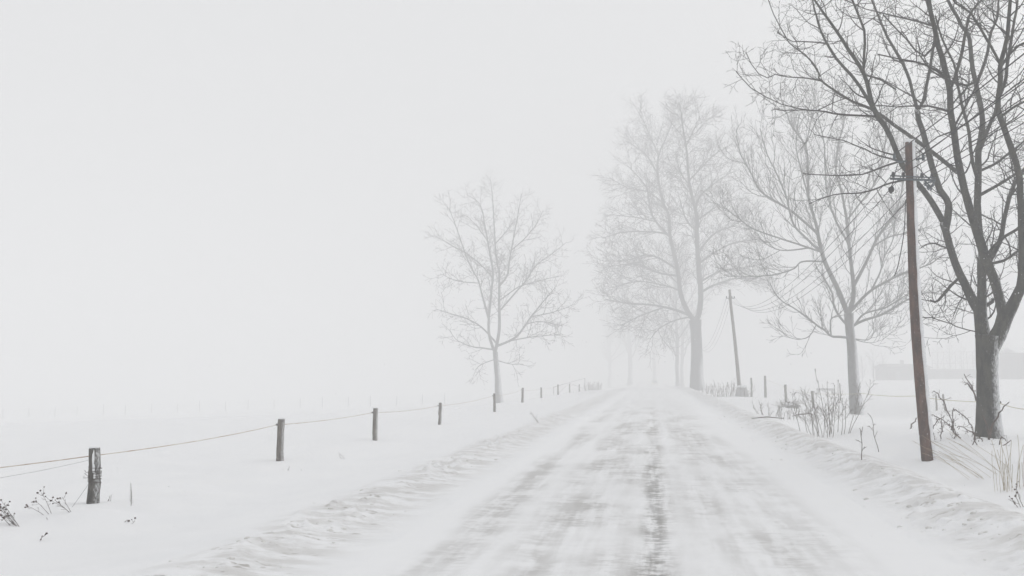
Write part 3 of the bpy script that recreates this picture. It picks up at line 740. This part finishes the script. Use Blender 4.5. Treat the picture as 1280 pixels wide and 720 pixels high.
# ------------------------------------------------------------------ fences
def post(px, pyb, pyt, wpx, label, group, mat='post', cap=True, seed=0, wrap=False, insu=-1, lean=0.0, D=None):
    rng = np.random.RandomState(int(px * 7) + seed)
    b = G(px, pyb) if D is None else Gd(px, D); d = dist(b)
    h = (pyb - pyt) * d / F; r = wpx * d / F / 2
    o = empty('fence_post', b, label, 'fence post', group)
    n = 9; t = np.linspace(0, 1, n)
    pts = np.stack([b[0] + lean * t + rng.normal(0, .006, n), b[1] + 0 * t, b[2] - .25 + (h + .25) * t], 1)
    mb = MB(); mb.tube(pts, r * (1.06 - .1 * t + rng.normal(0, .03, n)), 12, lump=.12, rng=rng); mb.build('shaft', M[mat], o)
    topp = pts[-1]
    if cap:
        mb = MB(); mb.blob(topp + (.0, 0, .005), r * .95, rng, .22, 2); mb.build('snow_cap', M['fresh'], o)
    q = topp + np.array([0, 0, -h * .14]) + rt * insu * r * 1.3
    mb = MB(); mb.tube([q - rt * .03, q + rt * .03], .022, 6); mb.tube([q - (0, 0, .02), q + (0, 0, .03)], .012, 5)
    if insu: mb.build('insulator', M['black'], o)
    if wrap:
        mb = MB()
        for k in range(7):
            zc = b[2] + h * (.38 + .04 * k) + rng.normal(0, .01); a = np.linspace(0, 6.6, 22); rr = r * 1.09
            tilt = rng.normal(0, .03)
            mb.tube(np.stack([pts[4][0] + np.cos(a) * rr, pts[4][1] + np.sin(a) * rr, zc + tilt * np.cos(a) + .012 * a / 6.3], 1), .0045, 4, cap=False)
        for k in range(3):
            q2 = np.array([pts[4][0], pts[4][1], b[2] + h * (.45 + .05 * k)]) - rt * r
            mb.tube([q2, q2 - rt * .05 + rng.normal(0, .02, 3), q2 - rt * .07 + (0, 0, .03)], .004, 4)
        mb.build('wire_wrap', M['rusty'], o)
        mb = MB()
        for zz, hh, ox in ((.80, .28, .1), (.62, .16, .18), (.50, .10, .3)):
            c = np.array([pts[5][0], pts[5][1], b[2] + h * zz]) + rt * r * ox * 1.6 - hf * r * .88
            mb.blob(c, .018, rng, hh * h / .03, 2)
        mb.build('stuck_snow', M['fresh'], o)
    return o, q
GL = 'fence posts along the left verge'
LP = [(117, 628, 562, 14, 'nearest left fence post, dark rough wood wrapped in rusty wire', 'postd', True),
      (349.5, 575, 525, 8.6, 'knotty grey fence post second from the left, by the middle of the left field', 'post', False),
      (468.5, 550, 511, 6.2, 'third left fence post, standing alone above the clodded bank', 'post', False),
      (549.5, 531, 504, 4.2, 'fourth left fence post, last clear one before the lone tree', 'post', False),
      (618.5, 515, 492, 3.6, 'fence post directly before the trunk of the lone tree', 'post', False),
      (653, 503, 485, 3.0, 'first fence post right of the lone tree', 'post', False),
      (676.5, 497, 484, 2.2, 'second fence post right of the lone tree', 'post', False),
      (697.5, 493, 480, 2.2, 'third fence post right of the lone tree', 'post', False),
      (712, 491, 480, 1.8, 'fourth and very faint fence post right of the lone tree', 'post', False),
      (724, 490, 481, 1.8, 'farthest visible left fence post, nearly lost in mist', 'post', False)]
knots = []
for k, (px, yb, yt, w_, lab, mt, wr) in enumerate(LP):
    if k < 6: o, q = post(px, yb, yt, w_, lab, GL, mt, wrap=wr, lean=(-.015, .02, .01, .03, -.02, .03)[k], insu=-1 if k else 0)
    else:
        D = (70, 82, 95, 108, 122)[k - 5] if k > 5 else 70
        o, q = post(px, 468 + (468 - 450) , yt, w_, lab, GL, mt, D=D, insu=0) if False else post(px, yb, yt, w_, lab, GL, mt, D=D, insu=0)
    knots.append(q)
start = P(-260, 612, 11.5)
kk = [start] + knots
line = []
for a, b in zip(kk[:-1], kk[1:]): line.append(catenary(a, b, .05 * np.linalg.norm(b - a) / 8, 12)[:-1])
line.append(np.array([kk[-1]]))
mb = MB(); mb.tube(np.concatenate(line), .0075, 5, cap=False)
tag(mb.build('fence_rope', M['rope']), 'orange and white electric fence rope strung along the left posts', 'rope')
mb = MB(); mb.tube(catenary(P(-200, 618, 11.8), P(112, 575, dist(knots[0])),   .08, 14), .0018, 4, cap=False)
tag(mb.build('fence_wire', M['wire']), 'thin slack wire below the orange rope at the left edge', 'wire')
mb = MB(); g_ = G(90, 634); mb.tube([knots[0] - (0, 0, .32), (knots[0] - (0, 0, .32) + g_) / 2 - (0, 0, .01), g_], .0028, 4, cap=False)
tag(mb.build('guy_wire', M['wire']), 'thin grey wire running down from the nearest left post into the snow', 'wire')

# faint far fence in the left field
ways = ['leftmost', 'second', 'third', 'fourth', 'fifth', 'sixth', 'seventh', 'eighth', 'ninth', 'tenth', 'eleventh', 'twelfth', 'thirteenth', 'fourteenth', 'fifteenth', 'sixteenth', 'seventeenth', 'eighteenth', 'nineteenth']
GF = 'ghostly posts of the far field fence'
prev = []
for k in range(19):
    px = 8 + 30.5 * k + (k * 37 % 5 - 2); D = 190 - .2 * k; b = Gd(px, D); r_ = np.random.RandomState(k)
    h = 2.0 + r_.uniform(-.15, .2)
    mb = MB(); mb.tube([b - (0, 0, .3), b + (r_.normal(0, .03), 0, h)], [.07, .06], 8)
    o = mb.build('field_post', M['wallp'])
    tag(o, '%s ghostly post from the left in the far field fence' % ways[k], 'fence post', GF)
    prev.append(b + np.array([0, 0, h * .85]))
for z in (0, -.5):
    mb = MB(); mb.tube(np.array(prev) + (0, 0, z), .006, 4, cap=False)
    tag(mb.build('fence_wire', M['wallp']), 'faint %s wire of the far fence across the left field' % ('top' if z == 0 else 'lower'), 'wire')

# gate frame at the far end of the left fence
gp = Gd(692, 150); gq = Gd(731, 152)
gate = empty('field_gate', gp, 'faint open rail frame at the misty far end of the left fence', 'gate')
for q in (gp, gq):
    mb = MB(); mb.tube([q - (0, 0, .2), q + (0, 0, 2.2)], .06, 8); mb.build('post', M['post'], gate)
mb = MB(); mb.tube([gp + (0, 0, 2.15), gq + (0, 0, 2.2)], .045, 6); mb.build('rail', M['post'], gate)
for f_ in (.25, .75):
    mb = MB(); m_ = gp * (1 - f_) + gq * f_; e_ = gp if f_ < .5 else gq
    mb.tube([e_ + (0, 0, .4), (gp + gq) / 2 + (0, 0, 2.1)], .03, 6); mb.build('brace', M['post'], gate)

GR = 'fence posts along the right verge'
RP = [(939, 487, 463, 2.2, 84, 'most distant right fence post, just right of the far pole'),
      (957, 497, 470, 3.0, None, 'slim right fence post second from the far pole'),
      (983, 503, 481, 3.2, None, 'right fence post leaning over a snowy lump of weeds'),
      (1017, 510, 489, 3.4, None, 'nearest right fence post, half hidden by the tall thin shrub'),
      (1050, 491, 470, 1.6, 80, 'thin right field post between the tall shrub and the middle tree')]
rk = []
for px, yb, yt, w_, D, lab in RP:
    o, q = post(px, yb, yt, w_, lab, GR, 'post', D=D, lean=-.05 if px > 980 else 0, cap=False, insu=0); rk.append(q)
hook = P(1247, 503, D1 - .1)
mb = MB(); mb.tube([hook - rt * .05, hook + rt * .07], .03, 6); mb.tube([hook + rt * .05 - (0, 0, .03), hook + rt * .05 + (0, 0, .03)], .022, 6)
tag(mb.build('insulator', M['black']), 'small black insulator on the right side of the largest tree trunk', 'insulator')
rline = [rk[1], rk[2], rk[3], P(1080, 492, 32), P(1141, 495, 26), hook, P(1290, 512, D1 - 1.5), P(1420, 535, D1 - 4)]
seg = [catenary(a, b, .04, 8)[:-1] for a, b in zip(rline[:-1], rline[1:])] + [rline[-1][None]]
mb = MB(); mb.tube(np.concatenate(seg), .0085, 5, cap=False)
tag(mb.build('fence_rope', M['ropey']), 'pale yellow fence rope crossing behind the pole to the largest tree', 'rope')
for px, yb, yt, w_, D, lean, lab in ((1169, 485, 466, 2.2, 62, 0, 'upright small post in the white field just right of the near pole'),
                                 (1180.5, 490, 469, 2.4, 60, -.15, 'leaning small post in the white field between near pole and largest tree')):
    b = P(px, yb, D); 
    o, q = post(px, yb, yt, w_, lab, 'small posts in the white field', 'post', D=D, lean=lean, cap=False, insu=0)

# ------------------------------------------------------------------ shrubs, weeds, grass
def stems_plant(name, base, label, cat, n, h, spread, mat, seed, r=.008, lean=(0, 0), up=.1, ang=(20, 50), gap=(.16, .14), tl=(.4, .15), wob=.08, heads=0, group=None, rtip=.003, width=.3):
    rng = np.random.RandomState(seed); root = empty(name, base, label, cat, group)
    mb = MB(); hd = MB()
    pr = dict(gap=[gap[0], gap[1]], len=[h * tl[0], h * tl[1]], rad=[r * .6, r * .45], step=[.08 * max(h, .4), .06], wob=[wob * 1.3] * 2, up=[up * 3] * 2, ang=ang, rtip=rtip)
    for k in range(n):
        a = rng.rand() * 6.28; rr = width * math.sqrt(rng.rand())
        p = np.array([base[0] + math.cos(a) * rr, base[1] + math.sin(a) * rr * .6, 0]); p[2] = gz1(p[0], p[1]) - .04
        d = unit(np.array([math.cos(a) * spread * rng.uniform(.2, 1) + lean[0], math.sin(a) * spread * rng.uniform(.2, 1) + lean[1], 1]))
        hh = h * rng.uniform(.5, 1.1); m_ = 9; pts = [p]
        for i in range(m_):
            d = unit(d + rng.normal(0, wob, 3) + np.array([lean[0] * .04, lean[1] * .04, up])); pts.append(pts[-1] + d * hh / m_)
        pts = np.array(pts); rad = np.linspace(r, rtip, m_ + 1)
        mb.tube(pts, rad, 5, cap=False)
        if gap[0] < 90: spawn(mb, rng, pts, rad, hh, 0, pr, .3)
        if heads:
            for j in range(heads):
                q = pts[-1] + rng.normal(0, .035, 3); hd.blob(q, rng.uniform(.008, .017), rng, .8)
                mb.tube([pts[-2], (pts[-2] + q) / 2 + (0, 0, -.01), q], .002, 3, cap=False)
    mb.build('stems', M[mat], root)
    if heads: hd.build('seed_head', M['weed'], root)
    return root
# tall shrub left of the middle tree
stems_plant('bare_shrub', G(1032, 546), 'tall sparse bare shrub with many thin upright stems before the middle tree', 'shrub', 19, 1.5, .42, 'stem', 51, r=.0085, up=.03, gap=(.13, .10), tl=(.34, .14), width=.8, wob=.08, rtip=.0035)
stems_plant('bare_shrub', G(1046, 540), 'few very long whips rising above the tall sparse shrub', 'shrub', 5, 2.4, .2, 'stem', 58, r=.009, up=.05, gap=(.4, .3), tl=(.12, .06), width=.6, wob=.05, rtip=.005)
stems_plant('bare_twig', G(1077, 575), 'left one of two small bare saplings in the snow left of the near pole', 'sapling', 1, 1.0, .1, 'weed', 52, r=.008, gap=(.12, .1), tl=(.25, .12), width=.02, rtip=.005)
stems_plant('bare_twig', G(1098, 565), 'right one of two small bare saplings in the snow left of the near pole', 'sapling', 1, .98, .1, 'weed', 53, r=.008, lean=(-.25, 0), gap=(.14, .1), tl=(.22, .12), width=.02, rtip=.005)
stems_plant('bare_shrub', G(908, 496), 'misty clump of upright stems left of the far pole', 'shrub', 30, 1.5, .3, 'stem', 54, r=.022, gap=(.4, .4), tl=(.3, .12), width=1.4, rtip=.010)
stems_plant('bare_shrub', G(884, 492), 'small misty clump of stems at the foot of the huge tree', 'shrub', 14, 1.1, .4, 'stem', 55, r=.022, gap=(.4, .4), tl=(.3, .12), width=.6, rtip=.010)
stems_plant('bare_shrub', G(934, 496), 'thin misty stems right of the far pole', 'shrub', 8, 1.2, .4, 'stem', 56, r=.018, gap=(.4, .4), tl=(.3, .12), width=.5, rtip=.010)
stems_plant('bare_shrub', G(960, 520), 'low ragged weeds under the slim right fence post', 'shrub', 14, .75, .9, 'stem', 57, r=.012, gap=(.2, .3), tl=(.35, .12), width=.9, rtip=.006)
stems_plant('bare_shrub', G(988, 524), 'low ragged weeds left of the tall sparse shrub', 'shrub', 12, .7, .8, 'stem', 59, r=.012, gap=(.2, .3), tl=(.35, .12), width=.7, rtip=.006)
rng = np.random.RandomState(61)
q = G(988, 510); r0 = empty('weed_lump', q, 'snowy brown lump of matted weeds at the foot of a right fence post', 'weeds')
mb = MB()
for k in range(130):
    a = q + np.array([rng.normal(0, .32), rng.normal(0, .2), .18 + rng.normal(0, .07)]); mb.tube([a, a + rng.normal(0, .12, 3), a + rng.normal(0, .2, 3)], .009, 3, cap=False)
mb.build('stems', M['stem'], r0); mb = MB(); mb.blob(q + (0, 0, .2), .34, rng, .35, 2); mb.build('snow_cap', M['fresh'], r0)
# fallen dead branch
q = G(1005, 521); mb = MB(); mb.tube([q - rt * .6 + (0, 0, .03), q - rt * .2 + (0, 0, .12), q + rt * .25 + (0, 0, .16), q + rt * .5 + (0, 0, .10)], [.02, .03, .035, .015], 6)
tag(mb.build('fallen_branch', M['stem']), 'dead branch lying in the snow left of the tall sparse shrub', 'branch')
q = G(958, 523); mb = MB(); mb.tube([q - rt * .5, q + (0, 0, .05), q + rt * .6 + (0, 0, -.0)], [.012, .022, .012], 6)
tag(mb.build('fallen_branch', M['stem']), 'thin stick lying flat on the snow under the slim right fence post', 'branch')

# brambles between near pole and largest tree
def bramble(traces, label, mat, seed, D=None, group='bramble canes at the foot of the largest tree', w0=1.25, leaf=8, spurs=True):
    rng = np.random.RandomState(seed); b = G(*traces[0][0][:2]) if D is None else P(traces[0][0][0], traces[0][0][1], D)
    d = dist(b); root = empty('bramble', b, label, 'bramble', group); mb = MB(); lf = MB()
    pr = dict(gap=[.13, .12], len=[.22, .10], rad=[.006, .004], step=[.05, .04], wob=[.2, .2], up=[.5, .2], ang=(35, 80), rtip=.003)
    for tr_ in traces:
        s_ = rng.uniform(-.25, .25)
        pp = [P(x, y, d + s_ * i) for i, (x, y) in enumerate(tr_)]; n = len(pp)
        rr = np.linspace(w0, .9, n) * d / F / 2
        ln = sum(np.linalg.norm(pp[i + 1] - pp[i]) for i in range(n - 1))
        pts, rad = smooth_poly(pp, list(rr), max(6, int(ln / .08))); pts = pts + rng.normal(0, .012, pts.shape)
        mb.tube(pts, rad, 5, cap=False)
        if spurs: spawn(mb, rng, pts, rad, ln, 0, pr, .15)
        for k in range(int(leaf * ln)):
            q_, t_, r_ = polyline_sample(pts, rad, rng.rand() * .8); c = q_ + rng.normal(0, .03, 3)
            u = unit(rng.normal(0, 1, 3)); v = unit(np.cross(u, (0, 0, 1.0))) * .012; u = np.array([u[0] * .02, u[1] * .02, -.035])
            lf.add([c, c + u * .5 + v, c + u, c + u * .5 - v + (0, .006, 0)], [(0, 1, 2), (0, 2, 3)])
    mb.build('canes', M[mat], root)
    if leaf and lf.n: lf.build('dead_leaves', M['weed'], root)
    return root
bramble([[(1200, 548), (1192, 536), (1190, 525), (1180, 505), (1172, 492), (1166, 488)], [(1196, 545), (1185, 530), (1175, 523), (1162, 518)], [(1191, 556), (1193, 540), (1190, 520), (1192, 512)]],
        'tangled dark bramble with curled leaves midway between near pole and largest tree', 'weed', 71, leaf=26)
bramble([[(1222, 556), (1216, 540), (1210, 525), (1200, 516), (1192, 511)], [(1215, 560), (1218, 545), (1205, 535), (1196, 533)], [(1228, 552), (1222, 545), (1212, 538)]],
        'bramble arching left from the left foot of the largest tree', 'weed', 72, leaf=16)
bramble([[(1167, 552), (1166, 540), (1170, 528), (1180, 520)], [(1176, 548), (1178, 535), (1176, 524)], [(1166, 558), (1168, 545), (1164, 535)]],
        'small leafy bramble hugging the right side of the near pole', 'weed', 73, leaf=34)
bramble([[(1236, 551), (1239, 535), (1247, 522), (1256, 509), (1262, 502)], [(1238, 548), (1233, 530), (1228, 518)], [(1232, 553), (1242, 549)]],
        'stout dark forked stick rising right in front of the largest trunk', 'bark1' if False else 'weed', 74, D=D1 - 1.0, w0=3.0, leaf=0, spurs=False)
bramble([[(1220, 500), (1216, 488), (1212, 478), (1205, 468)], [(1217, 489), (1210, 480), (1206, 482)]],
        'crooked twig sprouting from the left side of the largest trunk', 'weed', 75, D=D1 - .2, w0=2.2, leaf=4)
bramble([[(1250, 556), (1251, 547), (1258, 552)], [(1245, 562), (1255, 556), (1262, 551)]], 'low dark twigs just right of the foot of the largest tree', 'weed', 76, leaf=3, w0=1.5)
bramble([[(1137, 536), (1143, 527), (1146, 522)], [(1153, 560), (1147, 553), (1143, 548)]], 'two short dark twigs left of the near pole', 'weed', 77, leaf=2, w0=1.8)
def grass(base, label, n, h, spread, lean, seed, width, r=.003):
    return stems_plant('dry_grass', base, label, 'grass tuft', n, h, spread, 'straw', seed, r=r, lean=lean, gap=(99, 99), width=width, wob=.05, up=.0, group='tufts of dry grass')
grass(G(1266, 612), 'upright pale straw tuft at the right edge of the picture', 24, .78, .12, (.02, 0), 81, .26, .0026)
grass(G(1225, 597), 'bent dry grass blades lying left below the largest tree', 9, 1.1, .25, (-1.2, 0), 82, .40, .0024)
grass(G(1252, 592), 'long thin dry blades leaning left beside the upright straw tuft', 5, 1.1, .3, (-1.0, 0), 83, .3, .0022)
grass(G(1213, 572), 'short bent blades in front of the bramble', 8, .5, .4, (-1.3, 0), 84, .35, .0022)
for i, (x, y, h, n, lab) in enumerate(((1277, 634, .3, 3, 'small curled dead flower in the snow at the right edge'), )):
    stems_plant('dead_weed', G(x, y), lab, 'weed', n, h, .5, 'weed', 91 + i, r=.004, lean=(-.6, 0), gap=(.1, .1), tl=(.3, .15), heads=3, width=.06)

# weeds lower left
def weed(px, py, h, n, lean, label, seed, heads=4, spread=.3, width=.08):
    stems_plant('dead_weed', G(px, py), label, 'weed', n, h, spread, 'weed', seed, r=.0038, lean=lean, up=.01, ang=(25, 60), gap=(.09, .08), tl=(.30, .12), heads=heads, wob=.05, group='dead weeds in the lower left corner', rtip=.0018, width=width)
weed(22, 658, .42, 7, (-.9, 0), 'dense dark dead weed clump cut by the left edge of the picture', 101, 5)
weed(64, 642, .36, 3, (-.8, 0), 'dead weed with seed heads leaning left, middle of the lower left group', 102)
weed(93, 640, .36, 3, (-.7, 0), 'dead weed with seed heads leaning left towards it, nearest to the first post', 103)
weed(45, 677, .17, 1, (.15, 0), 'tiny upright dead weed in front of the others', 104, 5)
weed(56, 650, .10, 1, (-.5, 0), 'short bare weed stub between the dense clump and the seed heads', 105, 0)
weed(155, 653, .10, 2, (.9, 0), 'flat little weed lying in the snow below the spiky one', 106, 2)
weed(133, 628, .2, 3, (.1, 0), 'few short stems right at the foot of the nearest left post', 107, 0)
q = G(164, 632); r0 = empty('dead_weed', q, 'single spiky upright dead stalk right of the nearest left post', 'weed', 'dead weeds in the lower left corner')
mb = MB(); dq = dist(q); top = P(163.5, 603, dq); mb.tube([q - (0, 0, .02), (q + top) / 2 + (.005, 0, 0), top], [.005, .004, .002], 5)
for k in range(26):
    t = .1 + .85 * k / 26; c = q * (1 - t) + top * t; a = k * 2.4; ln = .035 * (1.2 - t)
    mb.tube([c, c + (math.cos(a) * ln, math.sin(a) * ln, ln * .7)], [.003, .0015], 4, cap=False)
mb.build('stalk', M['weed'], r0)
weed(432, 574, .3, 2, (-.8, 0), 'faint thin stem in the snow between second and third left posts', 108, 0)
weed(675, 528, .55, 3, (-.5, 0), 'faint stems in the snow right of the lone tree by the bank', 109, 0)
weed(355, 588, .16, 3, (.3, 0), 'wisp of grass at the foot of the second left post', 110, 0)

# ------------------------------------------------------------------ far buildings and trees on the right
def barn(px0, px1, D, hgt, roofh, label, wall='wall', seed=0, chimney=False, doors=0, slats=False, zoff=0.0, depth=7.0, name='barn', cat='building'):
    a, b = Gd(px0, D), Gd(px1, D); z0 = min(a[2], b[2]) + zoff; wdt = float(np.linalg.norm((b - a)[:2])); ux = unit(np.array([b[0] - a[0], b[1] - a[1], 0])); uy = np.array([-ux[1], ux[0], 0])
    root = empty(name, (a + b) / 2, label, cat); c = (a + b) / 2 + uy * depth / 2; c[2] = z0; rz = math.atan2(ux[1], ux[0])
    mb = MB(); mb.box(c + (0, 0, hgt / 2 - .3), (wdt, depth, hgt + .6), rz)
    if slats:
        for k in range(int(hgt / .35)): mb.box(c - uy * (depth / 2 + .03) + (0, 0, .25 + .35 * k), (wdt + .04, .05, .1), rz)
    mb.build('wall', M[wall], root, smooth=False)
    ov = .35; mb = MB(); v = []
    for sx in (-1, 1):
        for sy, z in ((-1, 0), (0, roofh), (1, 0), (-1, -.18), (0, roofh - .18), (1, -.18)):
            v.append(c + ux * sx * (wdt / 2 + ov) + uy * sy * (depth / 2 + ov) + (0, 0, hgt + z + .02))
    mb.add(v, [(0, 1, 7, 6), (1, 2, 8, 7), (3, 9, 10, 4), (4, 10, 11, 5), (0, 6, 9, 3), (2, 5, 11, 8), (0, 3, 4, 1), (1, 4, 5, 2), (6, 7, 10, 9), (7, 8, 11, 10)])
    rf = mb.build('roof', M['wall'] if roofh < 1 else M['fresh'], root, smooth=False)
    if chimney:
        mb = MB(); mb.box(c + ux * wdt * .0 + (0, 0, hgt + roofh + .35), (.6, .6, 1.1), rz); mb.build('chimney', M['wall'], rf, smooth=False)
    for k in range(doors):
        q = c - uy * (depth / 2 + .02) + ux * wdt * ((k + .5) / doors - .5)
        if k % 2 == 0:
            mb = MB(); mb.box(q + (0, 0, 1.0), (.95, .08, 2.0), rz); mb.build('door', M['wallp'], root, smooth=False)
        else:
            mb = MB(); mb.box(q + (0, 0, min(hgt - .8, 1.5)), (1.0, .06, .8), rz); f_ = mb.build('window', M['wallp'], root, smooth=False)
            mb = MB(); mb.box(q - uy * .04 + (0, 0, min(hgt - .8, 1.5)), (.85, .03, .65), rz); mb.build('pane', M['glass'], f_, smooth=False)
    return root
barn(1109, 1163, 215, 3.0, .8, 'low dark shed with a small chimney in the mist left of the near pole', chimney=True, doors=2, name='shed')
barn(1168, 1224, 220, 1.9, .5, 'very low long shed behind the small posts, left of the largest trunk', doors=3, name='shed')
barn(1249, 1271, 205, 4.6, 1.4, 'misty boarded house front right of the largest trunk', 'wallp', slats=True, doors=2, name='house')
barn(1273, 1310, 190, 5.6, 1.2, 'darker misty house cut by the right edge of the picture', 'wall', slats=True, doors=2, name='house')
# tall lattice frame behind the long shed
a, b = Gd(1166, 228), Gd(1224, 228); root = empty('trellis', (a + b) / 2, 'faint tall frame of thin uprights above the very low long shed', 'trellis')
for k in range(9):
    q = a * (1 - k / 8) + b * (k / 8); mb = MB(); mb.tube([q - (0, 0, .2), q + (0, 0, 6.6)], .06, 6); mb.build('upright', M['wall'], root)
for z in (6.6, 3.8):
    mb = MB(); mb.tube([a + (0, 0, z), b + (0, 0, z)], .045, 6); mb.build('rail', M['wall'], root)
q = Gd(1031, 95); root = empty('water_trough', q, 'thin dark horizontal bar of a trough in the field behind the tall shrub', 'trough')
mb = MB(); mb.box(q + (0, 0, .55), (1.7, .5, .22)); mb.build('basin', M['conc'], root, smooth=False)
for s_ in (-.7, .7):
    mb = MB(); mb.box(q + (s_, 0, .18), (.12, .4, .52)); mb.build('leg', M['conc'], root, smooth=False)
GT = 'misty garden trees round the far buildings'
for px, D, h, lab in ((1092, 130, 5.2, 'rounded misty tree left of the shed with the chimney'), (1078, 140, 4.2, 'small misty tree just right of the middle trunk'),
                      (1105, 150, 4.8, 'misty tree behind the left end of the chimney shed'), (1172, 158, 6.0, 'misty tree behind the near pole, left end of the trellis'),
                      (1188, 160, 7.0, 'misty tree rising above the middle of the trellis'), (1205, 158, 6.2, 'misty tree above the right part of the trellis'),
                      (1222, 160, 5.6, 'misty tree touching the left side of the largest trunk'), (1256, 150, 6.6, 'misty tree above the boarded house front')):
    simple_tree(Gd(px, D * 1.45), h * 1.4, lab, int(px), GT, .45, .10, .08, gaps=(.35, .3))
# hedge mass by the gate
stems_plant('bare_hedge', Gd(741, 155), 'faint bushy hedge at the end of the left fence', 'hedge', 60, 1.5, .5, 'stem', 120, r=.03, gap=(.5, .5), tl=(.3, .12), width=1.5, rtip=.014)

# ------------------------------------------------------------------ loose clods thrown up by the plough
rng = np.random.RandomState(300); mb = MB()
for k in range(1100):
    s_ = -1 if rng.rand() < .55 else 1; y = 5 + 50 * rng.rand() ** 1.5
    if vnoise(4.0 * s_ + 8, y * .45) + .5 < rng.rand() * .9: continue
    x = s_ * (3.75 if s_ < 0 else 3.3) + rng.normal(0, .38); rr = .008 + .045 * rng.rand() ** 5
    z = gz1(x, y); mb.blob((x, y, z - rr * .12), rr, rng, .6)
tag(mb.build('snow_clods', plain('old_snow', (.80, .795, .79), (.60, .585, .56), 25)), 'small loose clods of old snow scattered along both road banks', 'snow clods', kind='stuff')

# ------------------------------------------------------------------ falling snow
rng = np.random.RandomState(200); nf = 15000
dd_ = 4 + 22 * rng.rand(nf) ** (1 / 2.2)
cen = np.array([P(x, y, d) for x, y, d in zip(rng.uniform(-150, 1430, nf), rng.uniform(-60, 700, nf), dd_)])
cen = cen[cen[:, 2] > gz(cen[:, 0], cen[:, 1]) + .03]
octv = np.array([(1, 0, 0), (-1, 0, 0), (0, 1, 0), (0, -1, 0), (0, 0, 1.3), (0, 0, -1.3)], float); octf = [(0, 2, 4), (2, 1, 4), (1, 3, 4), (3, 0, 4), (2, 0, 5), (1, 2, 5), (3, 1, 5), (0, 3, 5)]
mb = MB()
for c in cen: mb.add(c + octv * rng.uniform(.0018, .0042), octf)
tag(mb.build('snowflakes', M['fresh'], smooth=False), 'fine snowflakes blowing through the air', 'snowflakes', kind='stuff')

# ------------------------------------------------------------------ distant car
q = Gd(818, 260); cx, cy, cz_ = q; cx = min(cx, 1.3); cz_ = gz1(cx, cy)
car = empty('car', (cx, cy, cz_), 'distant car with two lit headlights coming up the white road', 'car')
prof = [(-2.1, .35), (-2.15, .75), (-1.3, .92), (-.55, 1.42), (1.1, 1.45), (1.95, .98), (2.15, .9), (2.15, .35)]
mb = MB(); v = []
for s_ in (-.85, .85):
    for y, z in prof: v.append((cx + s_ * (.86 if z > 1.2 else 1), cy + y, cz_ + z))
n = len(prof); mb.add(v, [tuple(range(n)), tuple(range(2 * n - 1, n - 1, -1))] + [(i, i + n, (i + 1) % n + n, (i + 1) % n) for i in range(n)])
mb.build('body', M['paint'], car, smooth=False)
mb = MB(); mb.add([(cx - .72, cy - 1.28, cz_ + .98), (cx + .72, cy - 1.28, cz_ + .98), (cx + .64, cy - .66, cz_ + 1.40), (cx - .64, cy - .66, cz_ + 1.40)], [(0, 1, 2, 3)]); mb.build('windscreen', M['glass'], car, smooth=False)
for s_ in (-1, 1):
    mb = MB(); mb.tube([(cx + s_ * .58, cy - 2.19, cz_ + .66), (cx + s_ * .58, cy - 2.10, cz_ + .66)], .10, 12); mb.build('headlight', M['lamp'], car)
    for y in (-1.35, 1.35):
        mb = MB(); mb.tube([(cx + s_ * .68, cy + y, cz_ + .32), (cx + s_ * .88, cy + y, cz_ + .32)], .32, 16); mb.build('wheel', M['black'], car)
